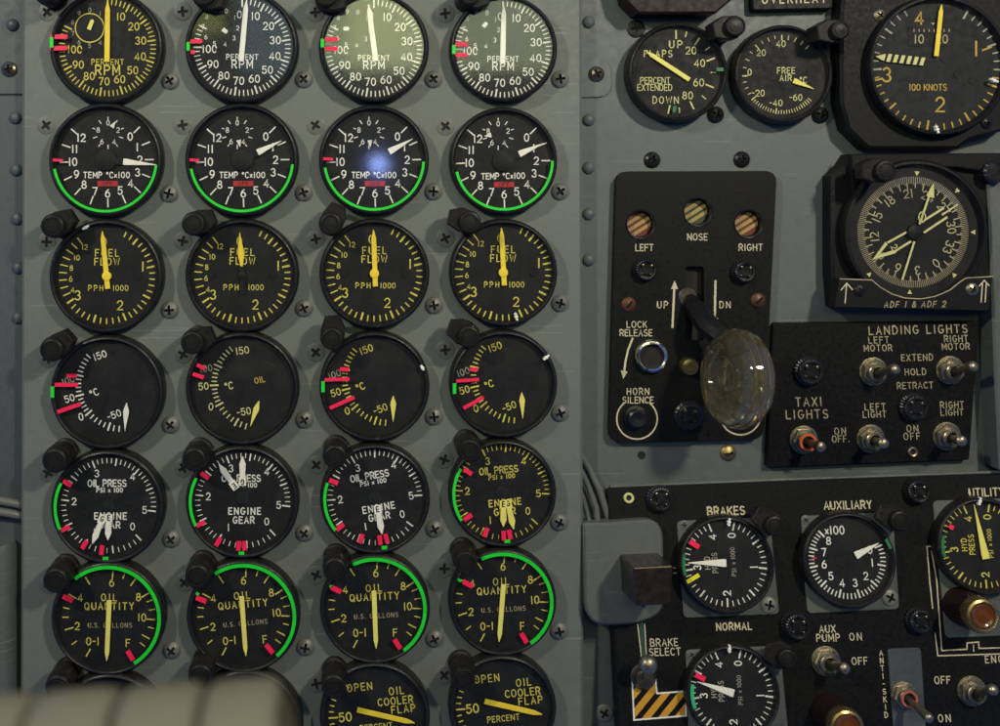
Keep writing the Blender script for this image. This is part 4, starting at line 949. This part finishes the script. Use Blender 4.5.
# ------------------------------------------------------------------ brake panel
rt = Root(PC, 810, 600); e = thing('hydraulics_console', rt, 'large black brakes panel with hazard stripes and white line work', 'panel')
Lp = lambda x, y, h=0: rt.loc(x, y, h)
mb = MB(); mb.prism(rpoly([Lp(x, y) for x, y in ((607, 487), (1060, 470), (1060, 790), (622, 790))], [9, 2, 2, 2]), -22, 0, M['brakeblack'], bev=1.2)
TT = .25
def leg(txt, x, y, h=7, m=M['legend'], rot=0, **k): mb.text(txt, *Lp(x, y, TT), h, m, TT, rot=rot, **k)
leg('BRAKES', 726, 510.7, 7.6, w=1.4, fit=37); leg('AUXILIARY', 847.7, 505, 7.4, w=1.25, fit=47); leg('UTILITY', 986.5, 492, 7.4, w=1.25, fit=34); leg('NORMAL', 734, 626.2, 6.6, w=1.2, fit=34.5)
leg('BRAKE', 664, 642.2, 6.6, fit=27); leg('SELECT', 664.8, 651.6, 6.6, fit=30.5); leg('AUX', 827.3, 628.8, 6.6, fit=15.5); leg('PUMP', 828, 637.6, 6.6, fit=22.5); leg('ON', 855.5, 636.5, 6.6, fit=11.5); leg('OFF', 859.6, 660.8, 6.6, fit=15)
leg('ENG', 994, 659, 6.4, fit=17); leg('OFF', 942.4, 679.8, 6.6, fit=15); leg('ON', 944.3, 718, 6.6, fit=11.5)
for i, ch_ in enumerate('ANTI-SKID'): leg(ch_, 881 + i * .65, 652.6 + i * 7.75, 4.8, w=.9)
def ln(pts, w=1.2, m=M['legend']): mb.stroke([Lp(x, y, TT) for x, y in pts], w, TT, m)
ln([(936, 545.5), (927, 546.5), (929.6, 580), (932.6, 608)]); ln([(935, 633), (937.8, 655.6), (1040, 652.5)]); ln([(935, 550.5), (931.5, 551), (936.6, 580), (941.7, 650.4), (967, 649), (967, 642.8), (978.5, 641.8), (979, 648.2), (1040, 646.5)])
ln([(973.4, 645), (973.6, 651)], 1)
ln([(637.6, 624), (641.6, 658)], 1); ln([(644.6, 624), (646.4, 657)], 1); ln([(641, 624), (644, 657)], 4.4, M['lineg'])
ln([(673.5, 568), (678, 567.8)], 1.2); ln([(673.5, 573), (678, 572.8)], 1.2)
hz = [(632.2, 680), (655, 674.6), (657, 693.2), (686, 691), (686, 715.5), (634, 719.8)]
hp = [Vector(Lp(x, y, TT)) for x, y in hz]
# hazard stripes clipped to the L shape (two convex pieces)
def clip(poly, n, o, keep):
    out = []
    for i in range(len(poly)):
        a, b = poly[i], poly[(i + 1) % len(poly)]; da, db = (a.dot(n) - o) * keep, (b.dot(n) - o) * keep
        if da >= 0: out.append(a)
        if da * db < 0: out.append(a + (b - a) * (da / (da - db)))
    return out
v5 = Vector(Lp(658.5, 717.7, TT)); n = Vector((math.cos(R_(137)), math.sin(R_(137))))
for piece in ([hp[0], hp[1], hp[2], v5, hp[5]], [hp[2], hp[3], hp[4], v5]):
    for i in range(-8, 12):
        q = clip(clip(piece, n, i * 11.4 + 2.0, 1), n, i * 11.4 + 8.2, -1)
        if len(q) > 2:
            ar = sum(q[j].x * q[(j + 1) % len(q)].y - q[(j + 1) % len(q)].x * q[j].y for j in range(len(q)))
            if ar < 0: q.reverse()
            mb.face([(p.x, p.y, .14) for p in q], M['hazard'])
ln(hz + [hz[0]], 1.5, M['white'])
mb.build('faceplate', e)
# anti-skid plate, grommet, highlight line on the top lip
mb = MB(); mb.prism(rpoly([Lp(x, y, 2) for x, y in ((887.8, 649), (921, 647.8), (927, 745), (895, 745))], 4), 0, 2, M['skid'], bev=.4); mb.build('skid_plate', e)
mb = MB(); mb.lathe([(5.2, -.2), (5.2, 2), (4.4, 2.6), (3, 2.2), (2.8, .3)], M['cream'], c=Lp(629, 498, 2), seg=28, cap1=False); mb.lathe([(2.9, 0), (2.9, .3)], M['recess'], c=Lp(629, 498, 2), seg=20); mb.build('grommet', e)
mb = MB(); pth = [Lp(x, y, 0) for x, y in ((610, 486.4), (800, 478.8), (1050, 470))]; mb.tube([(x, y, .2) for x, y in pth], 1.5, M['plate'], seg=8); mb.build('lip_highlight', e)  # grey line along the edge, a highlight put in as colour
lamp_cap(PC, 661.6, 499.7, 14, 'black lamp cap left above the BRAKES gauge', h=8); lamp_cap(PC, 920, 492, 13, 'black lamp cap between the words AUXILIARY and UTILITY', h=10)
lamp_cap(PC, 922, 621.8, 13, 'black lamp cap beside the white line work, left of the amber lamp'); lamp_cap(PC, 798.7, 627.5, 14.5, 'black lamp cap left of the words AUX PUMP', h=11)

def plate_gauge(cx, cy, R, plate, label, ink, draw, ul=None, lr=None, rot=0):
    g = Gauge(PC, cx, cy, R, label, ink, group='hydraulic pressure gauges on the brake panel', depth=14, seat=2, rot=rot)
    m = MB(); m.prism(rpoly([g.root.loc(x, y, 2) for x, y in plate], 5), 0, 2, M['plate'], bev=.5); m.build('mounting_plate', g.e)
    draw(g); g.finish()
    if ul: screw(g.e, g.root.loc(*ul, 3), 4.6, 2, M['plate'], high=.2)
    if lr: screw(g.e, g.root.loc(*lr, 5), 8.2, 2, None, high=.4)
    return g
def hyd(g, T, needle, nm, red, dark):
    T = [17 + T, 98 + T, 181 + T, 262 + T, 340 + T]
    for v in range(4):
        for j in range(10): a = T[v] + (T[v + 1] - T[v]) * j / 10; g.tick(a, 34 if j == 0 else (34.5 if j == 5 else 36.5), 41, 1.7 if j % 5 == 0 else 1.0)
    g.tick(T[4], 34, 41, 1.6)
    for v in range(5): p = pol(T[v] + (0, 0, 0, 2, -3)[v], 28.5); g.t(str(v), p[0], -p[1], 7, rot=90, w=1.2)
    q = M['dim'] if dark else g.ink
    g.t('HYD', -18, -1, 5.2, m=q, rot=90); g.t('PRESS', -10.5, -1, 5.2, m=q, rot=90, wd=.85); g.t('PSI', 8, 8.5, 4, m=q, rot=90); g.t('x 1000', 8, -7.5, 4, m=q, rot=90)
    g.needle(needle[0], needle[1], 7.2, nm, 1, 'wedge')
    if red: g.bar(*red, 10.5, 5)
def d1(g):
    hyd(g, 0, ((.5, -1), (-38, -2)), M['bright'], (-31, -20.5), True); g.bar(-34.8, 12.4, 14.5, 3.8, 'yel', 28); g.arc(258, 285, 43.5, 3, 'dgreen'); g.dab(5, -41.5, 80, 8)
plate_gauge(727.5, 565, 47.6, ((677, 521), (770, 517.5), (779.5, 614), (683.5, 618)), 'brakes pressure gauge with a yellow bar, under the word BRAKES', 'white', d1, (684.5, 525), (769.8, 605.5))
def d2(g):
    hyd(g, 0, ((1.5, 1), (-34.5, -11)), M['bright'], (-32, -16.5), True); g.arc(252, 284, 41.5, 3.4, 'mgreen'); g.dab(-1, -43, 85, 7)
plate_gauge(734, 694, 46.8, ((685.6, 650), (780, 646), (790, 748), (690, 748)), 'brakes pressure gauge with a green arc, under the word NORMAL', 'white', d2, (692, 655), None)
def d3(g):
    T = [70, 101, 134, 165.6, 197, 228, 259, 288, 317]
    for v in range(8):
        for j in range(5): g.tick(T[v] + (T[v + 1] - T[v]) * j / 5, 31 if j == 0 else 33.5, 38, 1.7 if j == 0 else 1.2)
    g.tick(317, 31, 38, 1.8)
    for v in range(9): g.num(str(v), T[v] - (2 if v == 1 else 0), 25 if v in (0, 1, 8) else 23.8, 7, w=1.15)
    g.t('x100', -10, -28.5, 7.6, w=1.2, wd=.85); g.disc(-3, 0, 9, M['subdial'], .5)
    g.needle((8, -3.5), (32, -15), 7, M['bright'], 1, 'wedge'); g.bar(-35, -3, 4, 2.4, 'flag', 10); g.arc(62, 76, 42.5, 3, 'dgreen')
plate_gauge(850, 560.5, 46.7, ((801, 516), (893, 512.5), (899.5, 609), (807.5, 613.5)), 'auxiliary pressure gauge numbered to 8, under the word AUXILIARY', 'white', d3, (806, 520), (891.2, 598))
def d4(g):
    hyd(g, -1, ((1.5, 13), (-5, -40)), M['needlec'], None, False); g.bar(-31.5, -19.5, 5, 4, 'red'); g.arc(258, 286, 42.5, 3, 'dgreen'); g.dab(-1, -44, 70, 8)
plate_gauge(986, 546.5, 47.5, ((933, 501), (1046, 497), (1046, 634), (946, 638)), 'yellow utility pressure gauge cut by the right edge of the picture', 'yellow', d4)
GP = 'dark lamps on the brake panel'
post_lamp(PC, 775.5, 526, 'black lamp at the upper right of the gauge under BRAKES', GP, hood=140, r=10, ln=30)
post_lamp(PC, 901, 521, 'black lamp at the upper right of the gauge under AUXILIARY', GP, hood=150, r=10, ln=30)
post_lamp(PC, 788, 659, 'black lamp at the upper right of the gauge under NORMAL', GP, hood=160, r=9.5, ln=26)

toggle(PC, 828, 662.5, 846.8, 668.8, 'toggle switch under the words AUX PUMP')
toggle(PC, 974.7, 692.6, 995, 689, 'toggle switch right of the word OFF, beside the anti-skid plate')
toggle(PC, 906.5, 697, 931, 719.8, 'rusty toggle switch with a faded red ring on the anti-skid plate', seat=2, r=12, ring='pink', h=42)
# brake select knob
r2 = Root(PC, 643, 676, 0); e = thing('selector_knob', r2, 'round bright metal brake select knob above the hazard stripes', 'knob')
mb = MB(); mb.lathe([(12.5, -.2), (12.5, 2), (10.5, 4), (9, 9), (6, 10)], M['steel'], seg=36); mb.build('base', e)
tip = Vector((*r2.loc(648, 664.3, 30), 30)); mb = MB(); mb.tube([(0, 0, 6), Vector((0, 0, 6)).lerp(tip, .6)], [3.5, 3.5], M['nickel'])
mb.lathe([(.1, -9)] + [(9 * math.cos(R_(a)), 7.4 * math.sin(R_(a))) for a in range(-75, 76, 15)] + [(.1, 7.5)], M['nickel'], seg=32, mtx=Matrix.Translation(tip)); mb.build('ball', e)

# amber lamps
for px, py, lab in ((984, 616.5, 'amber press lamp at the right edge below the utility gauge'), (848, 728, 'amber press lamp cut by the bottom edge of the picture')):
    r2 = Root(PC, px, py, 44); e = thing('indicator_lamp', r2, lab, 'lamp', 'amber indicator lamps')
    mb = MB(); mb.lathe([(17.5, -.2), (17.5, 8), (16.3, 10), (16.3, 34)], M['maroon'], seg=40); mb.build('body', e)
    mb = MB(); mb.lathe([(16.6, 32), (16.8, 40), (15.6, 43), (13.6, 44), (12.4, 43), (11.4, 39)], M['brass'], seg=72, knurl=36, kd=.6, cap1=False); mb.build('collar', e)
    mb = MB(); mb.lathe([(12, 38), (11.4, 42), (10, 43.4), (8.8, 43), (7.4, 42), (6, 42), (3, 43), (.1, 43.3)], M['amber'], seg=36); mb.build('lens', e)

# brake handle bracket and box handle
PH = Plane((640, -570, 8), (0, .10, 1), 1); rt = Root(PH, 626, 570); e = thing('emergency_brake', rt, 'square dark brown brake handle on a grey rounded bracket', 'handle')
mb = MB(); mb.prism(rpoly([rt.loc(x, y) for x, y in ((583, 523), (604, 523), (663, 518.5), (664.5, 612), (640, 624), (586, 627))], [4, 6, 20, 26, 14, 24], 6), -26, 0, M['plate'], bev=2.2); mb.build('bracket', e)
mb = MB(); B = [rt.loc(x, y, 50) for x, y in ((633, 567.5), (673, 565.5), (671, 604.5), (635, 606))]
mb.prism(rpoly(B, 1.6, 3), .2, 50, M['handle'], bev=1.6); box = mb.build('grip', e)
mb = MB(); mb.tube([(B[0][0] + 1.6, B[0][1] - .9, 49.7), (B[1][0] - 1.6, B[1][1] - .9, 49.7)], .7, M['handleedge'], seg=6); mb.build('worn_edge', box)

# cables behind the bracket
rt = Root(PB, 595, 500)
for k, pts in enumerate((((572, 440), (590, 470), (600, 490), (610, 522), (612, 540)), ((574, 455), (588, 485), (597, 508), (600, 540)), ((572, 470), (584, 500), (590, 522), (592, 548)))):
    mb = MB(); P_ = [Vector((*rt.loc(x, y, 10 + k * 3), 7 + k * 2)) for x, y in pts]
    Q = [P_[0]]
    for a, b in zip(P_, P_[1:]): Q += [a.lerp(b, .5), b]
    mb.tube(Q, 3.4 - k * .4, M['rubber'], seg=10)
    solo(mb, 'cable', rt, ('grey cable nearest the brake panel corner, running behind the handle bracket', 'middle grey cable running down behind the handle bracket', 'grey cable hugging the edge of the gauge panel behind the handle bracket')[k], 'cable', 'grey cables behind the brake handle')
# hoses and pipe at the far left
rt = Root(PS, 0, 510)
for k, y in enumerate((503, 514)):
    mb = MB(); mb.tube([(*rt.loc(-40, y - 2, 12), 8), (*rt.loc(-10, y - 3, 12), 9), (*rt.loc(8, y, 12), 9), (*rt.loc(20, y + 3, 8), 4), (*rt.loc(34, y + 8, 2), -4)], 4.2, M['rubber'], seg=12)
    solo(mb, 'hose', rt, ('upper thin grey hose at the left edge', 'lower thin grey hose at the left edge')[k], 'hose', 'thin grey hoses at the left edge')
mb = MB(); mb.tube([(*rt.loc(-4, 545, 20), 10), (*rt.loc(-4, 552, 20), 10), (*rt.loc(-4, 800, 20), 10)], [15, 17, 17], M['plate'], seg=28)
solo(mb, 'pipe', rt, 'upright grey pipe at the left edge below the hoses', 'pipe')

# ------------------------------------------------------------------ lever grips in the foreground
PF = Plane((0, 0, 520))
ends = ((-52, 27), (30.5, 113.5), (118, 199.5), (203.5, 278))
for k, (x0, x1) in enumerate(ends):
    yt = lambda x: 702.5 - x * .062
    a = PF.hit(x0, yt(x0)); b = PF.hit(x1, yt(x1)); r = 46
    rt = Root(PF, (x0 + x1) / 2, yt((x0 + x1) / 2)); e = thing('throttle_lever', rt, ('blurred ivory lever grip cut by the left edge of the picture', 'blurred ivory lever grip, second from the left edge', 'blurred ivory lever grip with a neighbour on both sides, right of the second', 'blurred ivory lever grip with the free right end')[k], 'lever', 'blurred ivory lever grips')
    u = (b - a); hl = u.length / 2; u.normalize()
    mt = Matrix((Vector((0, 0, 1)), Vector((-u.y, u.x, 0)), Vector((u.x, u.y, 0)))).transposed().to_4x4(); mt.translation = Vector((-u.y, u.x, 0)) * -r
    mb = MB(); mb.lathe([(r - 7, -hl), (r - 2.5, -hl + 1.2), (r, -hl + 5), (r + .3, 0), (r, hl - 5), (r - 2.5, hl - 1.2), (r - 7, hl)], M['grip'], seg=64, mtx=mt, cap0=True); mb.build('grip', e)
    mb = MB(); mb.lathe([(r - 9, hl - .5), (r - 9, hl + 3.5), (r - 14, hl + 5)], M['griphub'], seg=48, mtx=mt); mb.build('spacer', e)
    mb = MB(); mb.prism([(-11, -260), (11, -260), (11, -60), (-11, -60)], -8, 8, M['case'], bev=2); mb.build('stem', e)

# ------------------------------------------------------------------ light
def area(name, px, py, d, w, h, L, col, target=(480, 330, 0)):
    l = bpy.data.lights.new(name, 'AREA'); l.shape = 'RECTANGLE'; l.size = w * S; l.size_y = h * S
    l.energy = L * math.pi * w * S * h * S; l.color = col
    o = bpy.data.objects.new(name, l); COL.objects.link(o)
    p = to_world(Vector((px, -py, d))); t = to_world(Vector((target[0], -target[1], target[2])))
    o.location = p; o.rotation_euler = (t - p).to_track_quat('-Z', 'Y').to_euler(); return o
area('lamp_from_right', 1350, -620, 1450, 130, 130, 400, (1, .93, .77), (420, 200, 0))
area('lamp_from_left', -700, -620, 1250, 120, 120, 330, (1, .95, .79), (420, 200, 0))
area('window_pane', 480, -320, 2050, 960, 330, 1.7, (.62, .86, 1), (400, 60, 0))
area('window_pane', 640, -300, 2052, 640, 300, 3.2, (.95, 1, .36), (440, 60, 0))
area('window_pane', 395, -310, 2054, 330, 270, 4.4, (.93, 1, .34), (373, 20, 0))
area('window_pane', -120, -350, 2050, 170, 160, 3, (.90, 1, .30), (205, 8, 0))
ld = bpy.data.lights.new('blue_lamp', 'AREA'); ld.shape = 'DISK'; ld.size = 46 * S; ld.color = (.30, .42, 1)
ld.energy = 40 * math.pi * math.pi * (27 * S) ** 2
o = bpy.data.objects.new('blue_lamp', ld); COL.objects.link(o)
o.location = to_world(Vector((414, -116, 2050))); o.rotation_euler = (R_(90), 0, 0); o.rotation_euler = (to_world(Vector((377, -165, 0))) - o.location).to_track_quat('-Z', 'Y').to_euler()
w = bpy.data.worlds.new('World'); sc.world = w; w.use_nodes = True
wn = w.node_tree; bg = wn.nodes['Background']; bg.inputs[0].default_value = (.17, .35, 1, 1)
tcw = wn.nodes.new('ShaderNodeTexCoord'); sx_ = wn.nodes.new('ShaderNodeSeparateXYZ'); mr = wn.nodes.new('ShaderNodeMapRange')
wn.links.new(tcw.outputs['Generated'], sx_.inputs[0]); wn.links.new(sx_.outputs['Y'], mr.inputs[0])
mr.inputs[1].default_value = -.85; mr.inputs[2].default_value = -.5; mr.inputs[3].default_value = .03; mr.inputs[4].default_value = .40   # dark cabin behind the camera, bluish daylight from the sides
wn.links.new(mr.outputs[0], bg.inputs[1])

# ------------------------------------------------------------------ camera
cd = bpy.data.cameras.new('camera'); cam = bpy.data.objects.new('camera', cd); COL.objects.link(cam)
cam.location = to_world(CAM); cam.rotation_euler = (R_(90), 0, 0)
cd.sensor_width = 36; cd.lens = 36 * D / 1000; cd.shift_x = (500 - FX) / 1000; cd.shift_y = -(363 - FY) / 1000
cd.clip_start = .01; cd.clip_end = 50
cd.dof.use_dof = True; cd.dof.focus_distance = (D - 8) * S; cd.dof.aperture_fstop = 4.4
sc.camera = cam
sc.view_settings.view_transform = 'Standard'; sc.view_settings.look = 'None'; sc.view_settings.exposure = 0
sc.view_settings.gamma = 1; sc.view_settings.use_curve_mapping = False
sc.cycles.use_denoising = True

sc.cycles.use_light_tree = False
